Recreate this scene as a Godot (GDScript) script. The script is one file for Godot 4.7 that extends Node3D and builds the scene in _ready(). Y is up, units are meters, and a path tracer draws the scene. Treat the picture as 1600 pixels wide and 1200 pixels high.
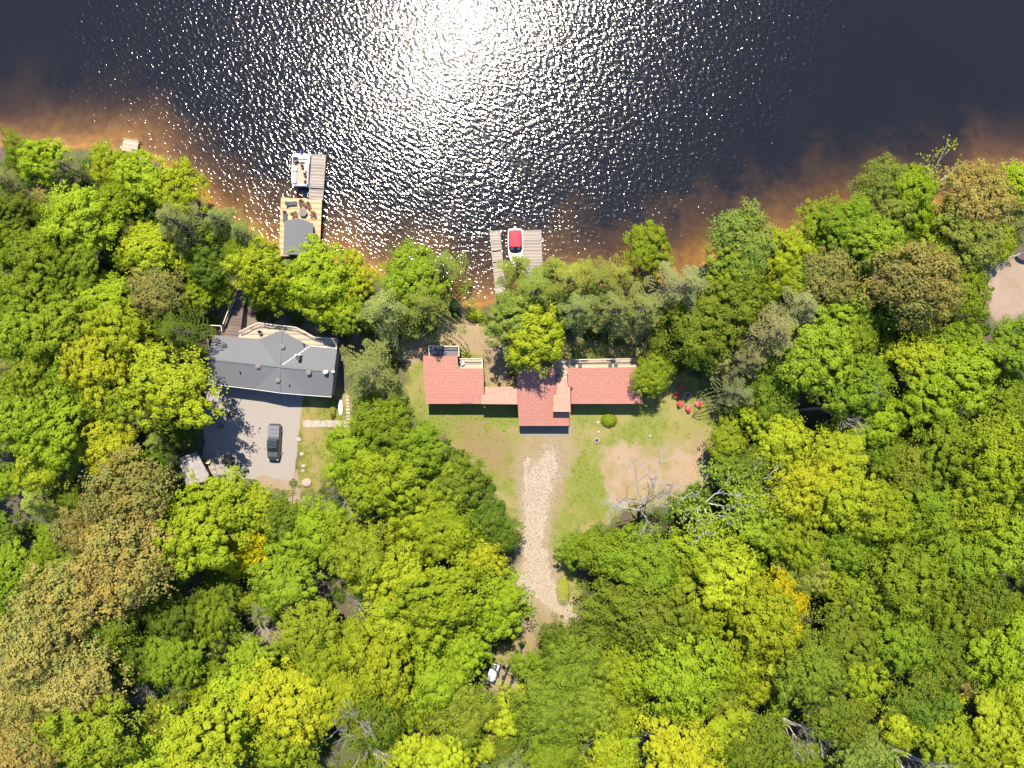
extends Node3D
# A lakeside clearing seen straight down from a drone: lake with sun glitter, docks, two houses, woods.
const CAM_H := 111.0
const LAKE_Y := -1.2
var used := {}
var M := {}
var rng := RandomNumberGenerator.new()
var rough_noise := FastNoiseLite.new()
var fine_noise := FastNoiseLite.new()

# ---------------------------------------------------------------- shape collector
class Shape:
	var v := PackedVector3Array()
	var n := PackedVector3Array()
	var c := PackedColorArray()
	var i := PackedInt32Array()
	var col := Color.WHITE
	func tri(a: Vector3, b: Vector3, d: Vector3, out: Vector3) -> void:
		var g := (b - a).cross(d - a)
		if g.length_squared() < 1e-14:
			return
		g = g.normalized()
		var k := v.size()
		var nn := g if g.dot(out) >= 0.0 else -g
		v.append(a); v.append(b); v.append(d)
		for q in 3:
			n.append(nn)
			c.append(col)
		if g.dot(out) >= 0.0:
			i.append(k); i.append(k + 2); i.append(k + 1)
		else:
			i.append(k); i.append(k + 1); i.append(k + 2)
	func quad(a: Vector3, b: Vector3, d: Vector3, e: Vector3, out: Vector3) -> void:
		tri(a, b, d, out)
		tri(a, d, e, out)
	func box(xf: Transform3D, size: Vector3, bevel := 0.0) -> void:
		var h := size * 0.5
		var o := xf.origin
		var bv := minf(bevel, minf(h.x, minf(h.y, h.z)) * 0.8)
		var p := {}
		for sx in [-1, 1]:
			for sy in [-1, 1]:
				for sz in [-1, 1]:
					var s := Vector3(sx, sy, sz)
					for ax in 3:
						var q := (h - Vector3(bv, bv, bv)) * s
						q[ax] = h[ax] * s[ax]
						p[[sx, sy, sz, ax]] = xf * q
		for ax in 3:
			var b1 := (ax + 1) % 3
			var b2 := (ax + 2) % 3
			for s in [-1, 1]:
				var f := []
				for st in [[-1, -1], [1, -1], [1, 1], [-1, 1]]:
					var k := [0, 0, 0]
					k[ax] = s; k[b1] = st[0]; k[b2] = st[1]
					f.append(p[[k[0], k[1], k[2], ax]])
				var out := Vector3.ZERO
				out[ax] = s
				quad(f[0], f[1], f[2], f[3], xf.basis * out)
		if bv <= 0.0:
			return
		for ax in 3:
			var b1 := (ax + 1) % 3
			var b2 := (ax + 2) % 3
			for s1 in [-1, 1]:
				for s2 in [-1, 1]:
					var k := [0, 0, 0]
					k[b1] = s1; k[b2] = s2
					k[ax] = -1
					var a1: Vector3 = p[[k[0], k[1], k[2], b1]]
					var a2: Vector3 = p[[k[0], k[1], k[2], b2]]
					k[ax] = 1
					var c1: Vector3 = p[[k[0], k[1], k[2], b1]]
					var c2: Vector3 = p[[k[0], k[1], k[2], b2]]
					quad(a1, c1, c2, a2, (a1 + c2) * 0.5 - o)
		for sx in [-1, 1]:
			for sy in [-1, 1]:
				for sz in [-1, 1]:
					tri(p[[sx, sy, sz, 0]], p[[sx, sy, sz, 1]], p[[sx, sy, sz, 2]], p[[sx, sy, sz, 0]] - o)
	func at_box(x: float, y: float, z: float, sx: float, sy: float, sz: float, bevel := 0.0) -> void:
		box(Transform3D(Basis(), Vector3(x, y, z)), Vector3(sx, sy, sz), bevel)
	func bar(a: Vector3, b: Vector3, w: float, hgt: float) -> void:
		var d := b - a
		if d.length() < 1e-4:
			return
		var zz := d.normalized()
		var up := Vector3.UP if absf(zz.y) < 0.95 else Vector3.RIGHT
		var xx := up.cross(zz).normalized()
		box(Transform3D(Basis(xx, zz.cross(xx), zz), (a + b) * 0.5), Vector3(w, hgt, d.length()))
	# a ring-to-ring skin; rings are arrays of Vector3 of one length
	func loft(rings: Array, close := true, cap := true) -> void:
		var m: int = rings[0].size()
		var mid := []
		for r in rings:
			var s := Vector3.ZERO
			for q in r:
				s += q
			mid.append(s / m)
		for a in rings.size() - 1:
			for k in (m if close else m - 1):
				var k2 := (k + 1) % m
				var p0: Vector3 = rings[a][k]
				var p1: Vector3 = rings[a][k2]
				var p2: Vector3 = rings[a + 1][k2]
				var p3: Vector3 = rings[a + 1][k]
				quad(p0, p1, p2, p3, (p0 + p1 + p2 + p3) * 0.25 - (mid[a] + mid[a + 1]) * 0.5)
		if cap:
			var along: Vector3 = mid[-1] - mid[0]
			for e in [0, rings.size() - 1]:
				for k in m:
					tri(mid[e], rings[e][k], rings[e][(k + 1) % m], along if e > 0 else -along)
	func tube(pts: Array, radii: Array, sides := 6, cap := true) -> void:
		var base := v.size()
		var ref := Vector3(0.31, 0.2, 0.93)
		for a in pts.size():
			var d: Vector3 = (pts[mini(a + 1, pts.size() - 1)] - pts[maxi(a - 1, 0)]).normalized()
			if absf(d.dot(ref.normalized())) > 0.95:
				ref = Vector3(0.9, 0.1, -0.3)
			var x := d.cross(ref).normalized()
			var y := d.cross(x).normalized()
			for k in sides:
				var t := TAU * k / sides
				var o := x * cos(t) + y * sin(t)
				v.append(pts[a] + o * radii[a]); n.append(o); c.append(col)
		for a in pts.size() - 1:
			for k in sides:
				var k2 := (k + 1) % sides
				var q0 := base + a * sides + k
				var q1 := base + a * sides + k2
				var q2 := q1 + sides
				var q3 := q0 + sides
				for t in [[q0, q1, q2], [q0, q2, q3]]:
					var g: Vector3 = (v[t[1]] - v[t[0]]).cross(v[t[2]] - v[t[0]])
					i.append(t[0])
					if g.dot(n[t[0]]) >= 0.0:
						i.append(t[2]); i.append(t[1])
					else:
						i.append(t[1]); i.append(t[2])
		if cap:
			for e in [0, pts.size() - 1]:
				var out: Vector3 = (pts[e] - pts[1 if e == 0 else e - 1])
				for k in sides:
					tri(pts[e], v[base + e * sides + k], v[base + e * sides + (k + 1) % sides], out)
	# turned shape: profile of (radius, height) round the axis of xf
	func lathe(prof: Array, sides: int, xf := Transform3D()) -> void:
		var rings := []
		for p in prof:
			var r := []
			for k in sides:
				var t := TAU * k / sides
				r.append(xf * Vector3(cos(t) * p.x, p.y, sin(t) * p.x))
			rings.append(r)
		for a in rings.size() - 1:
			var ax := xf * Vector3(0, (prof[a].y + prof[a + 1].y) * 0.5, 0)
			var dr: float = prof[a + 1].x - prof[a].x
			var dy: float = prof[a + 1].y - prof[a].y
			for k in sides:
				var k2 := (k + 1) % sides
				var mid: Vector3 = (rings[a][k] + rings[a + 1][k2]) * 0.5
				var rad := (mid - ax)
				var out := rad.normalized() * dy - (xf.basis.y.normalized()) * dr
				if absf(dy) < 1e-5:
					out = xf.basis.y * (-signf(dr))
				quad(rings[a][k], rings[a][k2], rings[a + 1][k2], rings[a + 1][k], out)
	# flat outline (x, z) with a height for each corner, thickness downwards
	func slab(top: Array, thick: float, flat_bottom := NAN) -> void:
		var poly := PackedVector2Array()
		for p in top:
			poly.append(Vector2(p.x, p.z))
		var area := 0.0
		for k in poly.size():
			area += poly[k].cross(poly[(k + 1) % poly.size()])
		var ids := Geometry2D.triangulate_polygon(poly)
		var low := []
		for p in top:
			low.append(Vector3(p.x, p.y - thick if is_nan(flat_bottom) else flat_bottom, p.z))
		for t in range(0, ids.size(), 3):
			tri(top[ids[t]], top[ids[t + 1]], top[ids[t + 2]], Vector3.UP)
			tri(low[ids[t]], low[ids[t + 1]], low[ids[t + 2]], Vector3.DOWN)
		for k in top.size():
			var k2 := (k + 1) % top.size()
			var e := poly[k2] - poly[k]
			var out := Vector3(e.y, 0, -e.x) * signf(area)
			quad(top[k], top[k2], low[k2], low[k], out)
	func sheet(top: Array) -> void:
		var poly := PackedVector2Array()
		for p in top:
			poly.append(Vector2(p.x, p.z))
		var ids := Geometry2D.triangulate_polygon(poly)
		for t in range(0, ids.size(), 3):
			tri(top[ids[t]], top[ids[t + 1]], top[ids[t + 2]], Vector3.UP)
	func done() -> ArrayMesh:
		var arr := []
		arr.resize(Mesh.ARRAY_MAX)
		arr[Mesh.ARRAY_VERTEX] = v
		arr[Mesh.ARRAY_NORMAL] = n
		arr[Mesh.ARRAY_COLOR] = c
		arr[Mesh.ARRAY_INDEX] = i
		var m := ArrayMesh.new()
		m.add_surface_from_arrays(Mesh.PRIMITIVE_TRIANGLES, arr)
		return m

# ---------------------------------------------------------------- naming and placing
func numbered(called: String) -> String:
	used[called] = used.get(called, -1) + 1
	return called if used[called] == 0 else "%s_%03d" % [called, used[called]]

func tag(o: Node, label: String, category := "", group := "", kind := "") -> Node:
	if label: o.set_meta("label", label)
	if category: o.set_meta("category", category)
	if group: o.set_meta("group", group)
	if kind: o.set_meta("kind", kind)
	return o

func thing(called: String, label: String, category: String, at := Vector3.ZERO, turn := 0.0, group := "") -> Node3D:
	var o := Node3D.new()
	o.name = numbered(called)
	add_child(o)
	o.position = at
	o.rotation.y = turn
	tag(o, label, category, group)
	return o

func part(parent: Node, called: String, what, m: Material, xf := Transform3D()) -> MeshInstance3D:
	var o := MeshInstance3D.new()
	o.name = called
	o.mesh = what.done() if what is Shape else what
	o.material_override = m
	o.transform = xf
	parent.add_child(o, true)
	return o

func single(called: String, what, m: Material, label: String, category: String, group := "", at := Vector3.ZERO) -> MeshInstance3D:
	var o := part(self, numbered(called), what, m, Transform3D(Basis(), at))
	tag(o, label, category, group)
	return o

func setting(called: String, what, m: Material, kind := "structure") -> MeshInstance3D:
	var o := part(self, numbered(called), what, m)
	o.set_meta("kind", kind)
	return o

# the point at height h that lies on the line of sight of a place in the 1600 x 1200 survey picture
func P(x: float, y: float, h := 0.0) -> Vector3:
	var k := 0.1 * (CAM_H - h) / CAM_H
	return Vector3((x - 800.0) * k, h, (y - 600.0) * k)

func Ps(list: Array, h := 0.0) -> Array:
	var o := []
	for q in list:
		o.append(P(q[0], q[1], q[2] if q.size() > 2 else h))
	return o

# ---------------------------------------------------------------- materials
func noise_tex(freq: float, lo: float, hi: float, seed_ := 1, size := 512, octaves := 4, kind := FastNoiseLite.TYPE_SIMPLEX_SMOOTH) -> NoiseTexture2D:
	var f := FastNoiseLite.new()
	f.seed = seed_
	f.noise_type = kind
	f.frequency = freq
	f.fractal_octaves = octaves
	var t := NoiseTexture2D.new()
	t.width = size
	t.height = size
	t.seamless = true
	t.noise = f
	var g := Gradient.new()
	g.set_color(0, Color(lo, lo, lo))
	g.set_color(1, Color(hi, hi, hi))
	t.color_ramp = g
	return t

func mat(called: String, lin: Color, rough := 0.8, metal := 0.0, tex: Texture2D = null, scale_ := 1.0) -> StandardMaterial3D:
	var m := StandardMaterial3D.new()
	m.resource_name = called
	m.albedo_color = lin.linear_to_srgb()
	m.roughness = rough
	m.metallic = metal
	if tex:
		m.albedo_texture = tex
		m.uv1_triplanar = true
		m.uv1_world_triplanar = true
		m.uv1_scale = Vector3(scale_, scale_, scale_)
	M[called] = m
	return m

func leaf_mat(called: String, lin: Color) -> StandardMaterial3D:
	var m := mat(called, lin, 0.75)
	m.vertex_color_use_as_albedo = true
	m.metallic_specular = 0.12
	m.backlight_enabled = true
	m.backlight = Color(0.8, 0.8, 0.3)
	return m
# ---------------------------------------------------------------- camera, sky, sun
func make_view() -> void:
	var cam := Camera3D.new()
	cam.name = "camera"
	cam.position = Vector3(0, CAM_H, 0)
	cam.rotation_degrees = Vector3(-90, 0, 0)
	cam.fov = 56.74
	cam.near = 0.5
	cam.far = 3000
	add_child(cam)
	cam.current = true
	var sky_m := ProceduralSkyMaterial.new()
	sky_m.sky_top_color = Color(0.38, 0.50, 0.72)
	sky_m.sky_horizon_color = Color(0.74, 0.82, 0.92)
	sky_m.sky_curve = 0.2
	sky_m.ground_bottom_color = Color(0.2, 0.22, 0.18)
	sky_m.ground_horizon_color = Color(0.55, 0.6, 0.6)
	sky_m.energy_multiplier = 1.0
	var sky := Sky.new()
	sky.sky_material = sky_m
	var env := Environment.new()
	env.background_mode = Environment.BG_SKY
	env.sky = sky
	env.tonemap_mode = Environment.TONE_MAPPER_LINEAR
	env.tonemap_exposure = 3.25
	env.sdfgi_enabled = true
	env.ssao_enabled = true
	env.ssil_enabled = true
	env.volumetric_fog_enabled = true
	env.volumetric_fog_density = 0.0
	var we := WorldEnvironment.new()
	we.name = "environment"
	we.environment = env
	add_child(we)
	var sun := DirectionalLight3D.new()
	sun.name = "sun"
	sun.light_energy = 1.55
	sun.light_color = Color(1.0, 0.965, 0.90)
	sun.light_angular_distance = 0.55
	sun.shadow_enabled = true
	sun.look_at_from_position(Vector3.ZERO, Vector3(0.05, -1.0, 0.57), Vector3.BACK)
	add_child(sun)

func make_materials() -> void:
	var grain := noise_tex(0.05, 0.72, 1.0, 3)
	var speck := noise_tex(0.18, 0.66, 1.0, 5, 512, 3)
	var soft := noise_tex(0.012, 0.82, 1.0, 7, 512, 5)
	M["grain_tex"] = grain
	mat("ground", Color(1, 1, 1), 0.95, 0.0, speck, 0.35).vertex_color_use_as_albedo = true
	mat("gravel", Color(0.30, 0.24, 0.175), 0.95, 0.0, speck, 0.25)
	mat("gravel_dark", Color(0.19, 0.155, 0.115), 0.95, 0.0, speck, 0.3)
	mat("roof_step_shade", Color(0.20, 0.062, 0.043), 0.6)  # darker red for the sheet laps: shade of the steps put into colour
	mat("asphalt", Color(0.232, 0.203, 0.176), 0.9, 0.0, speck, 0.3)
	mat("red_roof", Color(0.240, 0.098, 0.066), 0.75, 0.0, soft, 0.3)
	mat("red_roof_smooth", Color(0.295, 0.132, 0.088), 0.75, 0.0, soft, 0.2)
	mat("red_panel", Color(0.16, 0.048, 0.036), 0.5)
	mat("shingle", Color(0.112, 0.112, 0.117), 0.9, 0.0, speck, 0.6)
	mat("brown_wall", Color(0.12, 0.075, 0.045), 0.85, 0.0, grain, 0.4)
	mat("tan_wall", Color(0.30, 0.25, 0.18), 0.85, 0.0, grain, 0.4)
	mat("white_trim", Color(0.40, 0.39, 0.365), 0.6)
	mat("cream_rail", Color(0.34, 0.285, 0.20), 0.7)
	mat("dark_metal", Color(0.02, 0.02, 0.022), 0.5, 0.3)
	mat("black_paint", Color(0.014, 0.015, 0.018), 0.25, 0.0).clearcoat_enabled = true
	mat("tonneau", Color(0.075, 0.072, 0.085), 0.7)
	mat("tyre", Color(0.012, 0.012, 0.012), 0.9)
	mat("rim", Color(0.35, 0.35, 0.36), 0.35, 0.9)
	mat("glass_dark", Color(0.015, 0.02, 0.022), 0.08)
	mat("lamp_glass", Color(0.5, 0.5, 0.5), 0.15)
	mat("white_hull", Color(0.58, 0.58, 0.57), 0.3)
	mat("cushion", Color(0.50, 0.47, 0.42), 0.7)
	mat("boat_floor", Color(0.36, 0.235, 0.16), 0.85, 0.0, grain, 0.5)
	mat("navy", Color(0.008, 0.012, 0.09), 0.35)
	mat("red_canvas", Color(0.30, 0.013, 0.022), 0.8)
	mat("red_plastic", Color(0.36, 0.022, 0.028), 0.5)
	mat("brown_wood", Color(0.075, 0.026, 0.014), 0.7, 0.0, grain, 1.0)
	mat("charcoal_fabric", Color(0.035, 0.036, 0.04), 0.9)
	mat("slate_top", Color(0.12, 0.10, 0.098), 0.7, 0.0, speck, 0.8)
	mat("stone", Color(0.30, 0.26, 0.22), 0.9, 0.0, speck, 0.5)
	mat("pink_stone", Color(0.34, 0.24, 0.19), 0.9, 0.0, speck, 0.5)
	mat("slab_stone", Color(0.33, 0.27, 0.22), 0.9, 0.0, grain, 0.5)
	mat("char", Color(0.02, 0.018, 0.016), 0.95)
	mat("green_paint", Color(0.03, 0.045, 0.035), 0.4)
	mat("steel", Color(0.25, 0.25, 0.26), 0.4, 0.8)
	mat("white_tarp", Color(0.55, 0.55, 0.58), 0.6)
	mat("yellow_fabric", Color(0.50, 0.40, 0.16), 0.8)
	mat("pad", Color(0.20, 0.175, 0.17), 0.9, 0.0, soft, 0.2)
	for k in 4:
		var q := 0.72 + 0.19 * k
		mat("dock_board%d" % k, Color(0.245 * q, 0.205 * q, 0.165 * q), 0.9, 0.0, grain, 0.6)
		mat("deck_board%d" % k, Color(0.45 * q, 0.275 * q, 0.135 * q), 0.8, 0.0, grain, 0.6)
		mat("pale_board%d" % k, Color(0.33 * q, 0.26 * q, 0.185 * q), 0.85, 0.0, grain, 0.6)
		mat("stain_board%d" % k, Color(0.105 * q, 0.07 * q, 0.052 * q), 0.85, 0.0, grain, 0.6)
	mat("membrane", Color(0.075, 0.065, 0.07), 0.8)
	mat("bark", Color(0.085, 0.068, 0.055), 0.95, 0.0, grain, 1.0)
	mat("grey_bark", Color(0.33, 0.295, 0.265), 0.9, 0.0, grain, 1.0)
	mat("white_bark", Color(0.47, 0.44, 0.40), 0.85, 0.0, grain, 1.0)
	# leaf colours by kind: four shades each
	var pal := {
		"lime": Color(0.172, 0.222, 0.012), "mid": Color(0.128, 0.176, 0.012), "dark": Color(0.080, 0.116, 0.012),
		"yellow": Color(0.200, 0.230, 0.012), "gold": Color(0.290, 0.225, 0.006), "bronze": Color(0.192, 0.162, 0.040),
		"olive": Color(0.116, 0.148, 0.014), "pine": Color(0.160, 0.182, 0.050), "greypine": Color(0.142, 0.148, 0.055), "pale": Color(0.160, 0.188, 0.030),
	}
	for k in pal:
		for j in 4:
			var b: Color = pal[k]
			var q: float = [0.84, 0.96, 1.06, 1.18][j]
			var w: float = [1.02, 0.92, 1.1, 0.98][j]
			leaf_mat("leaf_%s%d" % [k, j], Color(b.r * q * w, b.g * q, b.b * q))
	leaf_mat("grass_blades", Color(1, 1, 1))

# ---------------------------------------------------------------- ground, lake
const SHORE := [[-2000, 190], [-400, 205], [0, 222], [100, 225], [200, 228], [250, 250], [310, 295], [350, 330], [400, 362], [440, 385], [545, 398], [580, 420], [620, 430], [660, 430], [700, 450], [730, 476], [770, 464], [800, 450], [880, 440], [1000, 440], [1060, 430], [1110, 400], [1200, 372], [1250, 368], [1310, 328], [1340, 330], [1380, 312], [1460, 318], [1490, 315], [1530, 283], [1600, 276], [2000, 260], [4000, 230]]
const LAWN_R := [[625, 545], [660, 520], [700, 500], [735, 478], [765, 515], [800, 555], [905, 535], [1000, 545], [1060, 575], [1100, 595], [1112, 660], [1112, 745], [1060, 775], [980, 800], [945, 820], [885, 835], [908, 905], [905, 975], [870, 990], [845, 1000], [828, 1075], [755, 1085], [760, 1040], [800, 1000], [822, 950], [800, 890], [812, 830], [770, 760], [700, 690], [640, 650]]
const LAWN_L := [[465, 612], [548, 608], [554, 660], [545, 690], [522, 730], [492, 768], [468, 775], [460, 640]]
const DIRT_N := [[680, 505], [735, 476], [765, 515], [815, 555], [815, 606], [758, 606], [758, 560], [700, 545], [640, 580], [625, 560]]
const DIRT_LANE := [[812, 672], [893, 672], [905, 705], [885, 760], [868, 800], [862, 860], [880, 920], [914, 970], [905, 990], [850, 1005], [828, 1075], [755, 1085], [765, 1035], [800, 1000], [820, 955], [795, 905], [805, 870], [812, 800], [800, 740]]
const SAND := [[946, 700], [975, 686], [1005, 704], [1060, 692], [1108, 668], [1113, 742], [1065, 768], [1000, 785], [955, 800], [945, 760], [938, 725]]
const ASPHALT := [[328, 594], [398, 602], [476, 610], [471, 640], [465, 700], [462, 735], [458, 752], [440, 750], [412, 742], [395, 748], [350, 750], [325, 748], [316, 738], [320, 690], [319, 640]]
const DIRT_L := [[392, 738], [440, 735], [464, 735], [470, 770], [466, 800], [450, 790], [435, 765], [400, 765]]
const GAP := [[498, 880], [532, 885], [522, 930], [482, 962], [430, 1002], [392, 1012], [398, 988], [470, 948]]
const CLEAR_R := [[1528, 440], [1552, 412], [1600, 396], [1660, 392], [1660, 482], [1600, 495], [1560, 500], [1532, 485]]
const HOUSE_L := [[318, 515], [372, 470], [400, 500], [440, 500], [500, 520], [535, 525], [535, 620], [470, 620], [325, 605]]
const HOUSE_R := [[655, 535], [1010, 555], [1010, 670], [655, 640]]
const LANE := [[852, 690], [838, 715], [818, 735], [815, 790], [816, 850], [812, 888], [803, 905], [820, 928], [850, 949], [880, 969], [897, 982], [908, 972], [892, 942], [869, 912], [859, 885], [853, 850], [857, 800], [866, 770], [874, 735], [872, 705], [862, 690]]
const DRY := [[700, 655], [745, 650], [800, 690], [800, 745], [760, 735], [720, 700]]

func shore_z(x: float) -> float:
	var k := CAM_H / (0.1 * (CAM_H - LAKE_Y))
	var px := x * k + 800.0
	for j in SHORE.size() - 1:
		if px < SHORE[j + 1][0]:
			var t: float = (px - SHORE[j][0]) / (SHORE[j + 1][0] - SHORE[j][0])
			return (lerpf(SHORE[j][1], SHORE[j + 1][1], t) - 600.0) / k
	return (230.0 - 600.0) / k

func inland(x: float, z: float) -> float:
	return (z - shore_z(x)) * 0.88 + rough_noise.get_noise_2d(x * 3.0, z * 3.0) * 0.8

func ground_y(x: float, z: float) -> float:
	var d := inland(x, z)
	if d >= 0.0:
		return LAKE_Y * (1.0 - smoothstep(0.0, 5.0, d))
	var steep := 0.27 + 0.16 * rough_noise.get_noise_2d(x * 0.8 + 90.0, z * 0.8)
	return LAKE_Y + maxf(d * steep, -6.0)

func flat(list: Array) -> PackedVector2Array:
	var o := PackedVector2Array()
	for q in list:
		var p := P(q[0], q[1])
		o.append(Vector2(p.x, p.z))
	return o

# signed distance to an outline, positive inside
func inside_by(p: Vector2, poly: PackedVector2Array) -> float:
	var best := 1e9
	for k in poly.size():
		var c := Geometry2D.get_closest_point_to_segment(p, poly[k], poly[(k + 1) % poly.size()])
		best = minf(best, p.distance_squared_to(c))
	best = sqrt(best)
	return best if Geometry2D.is_point_in_polygon(p, poly) else -best

func make_ground() -> void:
	rough_noise.seed = 11
	rough_noise.frequency = 0.06
	rough_noise.fractal_octaves = 4
	fine_noise.seed = 23
	fine_noise.frequency = 0.55
	fine_noise.fractal_octaves = 3
	var zones := []
	# outline, colour a, colour b (mixed by patches), softness of the edge in metres
	for z in [
		[GAP, Color(0.17, 0.125, 0.095), Color(0.13, 0.095, 0.06), 1.5],
		[CLEAR_R, Color(0.25, 0.175, 0.13), Color(0.20, 0.15, 0.09), 1.2],
		[HOUSE_L, Color(0.16, 0.12, 0.09), Color(0.12, 0.09, 0.06), 1.0],
		[LAWN_R, Color(0.132, 0.152, 0.018), Color(0.20, 0.168, 0.052), 1.2],
		[LAWN_L, Color(0.138, 0.152, 0.02), Color(0.21, 0.155, 0.055), 0.8],
		[DRY, Color(0.16, 0.135, 0.035), Color(0.175, 0.125, 0.05), 2.5],
		[DIRT_N, Color(0.235, 0.165, 0.085), Color(0.20, 0.14, 0.075), 1.0],
		[DIRT_LANE, Color(0.215, 0.16, 0.085), Color(0.185, 0.145, 0.055), 1.3],
		[LANE, Color(0.27, 0.215, 0.145), Color(0.235, 0.18, 0.10), 1.8],
		[SAND, Color(0.27, 0.185, 0.115), Color(0.19, 0.155, 0.055), 1.0],
		[DIRT_L, Color(0.25, 0.175, 0.125), Color(0.215, 0.16, 0.11), 0.8],
	]:
		var f := flat(z[0])
		var box := Rect2(f[0], Vector2.ZERO)
		for p in f:
			box = box.expand(p)
		zones.append([f, box.grow(3.0), z[1], z[2], z[3]])
	var xs := PackedFloat32Array()
	var zs := PackedFloat32Array()
	for e in [-900.0, -400.0, -220.0, -150.0, -115.0]:
		xs.append(e)
	var q := -100.0
	while q <= 100.01:
		xs.append(q)
		q += 0.4
	for e in [115.0, 150.0, 220.0, 400.0, 900.0]:
		xs.append(e)
	for e in [-900.0, -400.0, -220.0, -140.0, -100.0, -80.0, -70.0, -62.0, -56.0]:
		zs.append(e)
	q = -50.0
	while q <= 76.01:
		zs.append(q)
		q += 0.4
	for e in [90.0, 120.0, 180.0, 300.0, 500.0, 900.0]:
		zs.append(e)
	var w := xs.size()
	var h := zs.size()
	var s := Shape.new()
	var verts := PackedVector3Array()
	var cols := PackedColorArray()
	verts.resize(w * h)
	cols.resize(w * h)
	for b in h:
		var z := zs[b]
		for a in w:
			var x := xs[a]
			var d := inland(x, z)
			var y := ground_y(x, z)
			var fn := fine_noise.get_noise_2d(x, z)
			var rn := rough_noise.get_noise_2d(x * 2.0, z * 2.0)
			var col := Color(0.075, 0.052, 0.032).lerp(Color(0.05, 0.07, 0.016), clampf(0.5 + rn * 1.6 + fn * 0.6, 0, 1))
			if d < 1.2:
				# amber sand of the shallows, silt and weed farther out
				var sand := Color(0.29, 0.135, 0.014).lerp(Color(0.20, 0.09, 0.012), clampf(0.5 + fn * 1.3 + rn, 0, 1))
				var silt := clampf((-d - 9.0 + rn * 6.0) / 3.0 + fn * 0.8, 0, 1)
				sand = sand.lerp(Color(0.035, 0.026, 0.014), silt)
				col = col.lerp(sand, clampf((1.2 - d) / 0.8 + fn, 0, 1))
			elif z < 56.0 and absf(x) < 90.0:
				var p2 := Vector2(x, z)
				for zone in zones:
					if not zone[1].has_point(p2):
						continue
					var e := inside_by(p2, zone[0])
					var k := clampf((e + fn * 1.1 + rn * 0.8) / zone[4] + 0.5, 0, 1)
					if k > 0.0:
						var patch := clampf(0.26 + rn * 1.5 + fn * 0.75, 0, 1)
						col = col.lerp(zone[2].lerp(zone[3], patch), k)
			verts[b * w + a] = Vector3(x, y, z)
			cols[b * w + a] = col
	var norms := PackedVector3Array()
	norms.resize(w * h)
	norms.fill(Vector3.UP)
	for b in range(1, h - 1):
		for a in range(1, w - 1):
			var k := b * w + a
			norms[k] = (verts[k + w] - verts[k - w]).cross(verts[k + 1] - verts[k - 1]).normalized()
	var idx := PackedInt32Array()
	for b in h - 1:
		for a in w - 1:
			var k := b * w + a
			idx.append(k); idx.append(k + 1); idx.append(k + w + 1)
			idx.append(k); idx.append(k + w + 1); idx.append(k + w)
	s.v = verts; s.n = norms; s.c = cols; s.i = idx
	setting("ground", s, M.ground)

# an outline whose edges wander a little, as trodden and driven edges do
func ragged(list: Array, y: float, amount: float, step := 0.5) -> Array:
	var f := flat(list)
	var out := []
	for k in f.size():
		var a := f[k]
		var b := f[(k + 1) % f.size()]
		var m := maxi(1, int(a.distance_to(b) / step))
		var nn := (b - a).orthogonal().normalized()
		for j in m:
			var p := a.lerp(b, float(j) / m)
			var o := (rough_noise.get_noise_2d(p.x * 9.0, p.y * 9.0) * 1.4 + fine_noise.get_noise_2d(p.x * 2.0, p.y * 2.0) * 0.7) * amount
			p += nn * o
			out.append(Vector3(p.x, y, p.y))
	return out

func make_paths() -> void:
	var s := Shape.new()
	s.sheet(ragged(ASPHALT, 0.012, 0.18))
	setting("asphalt_driveway", s, M.asphalt)
	s = Shape.new()
	s.sheet(ragged([[852, 702], [838, 728], [823, 745], [818, 790], [819, 850], [817, 888], [806, 905], [822, 924], [850, 944], [880, 964], [897, 978], [903, 970], [889, 945], [866, 915], [856, 885], [850, 850], [853, 800], [861, 770], [868, 735], [866, 712], [860, 702]], 0.016, 0.6, 0.3))
	setting("gravel_lane", s, M.gravel)
	s = Shape.new()
	s.sheet(ragged([[818, 736], [824, 716], [828, 716], [827, 740], [824, 760], [819, 760]], 0.012, 0.4, 0.3))
	setting("gravel_patch", s, M.gravel)
	s = Shape.new()
	s.sheet(ragged([[812, 664], [893, 664], [892, 680], [870, 684], [830, 682], [811, 679]], 0.012, 0.25, 0.4))
	setting("paved_apron", s, M.gravel_dark)

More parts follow.
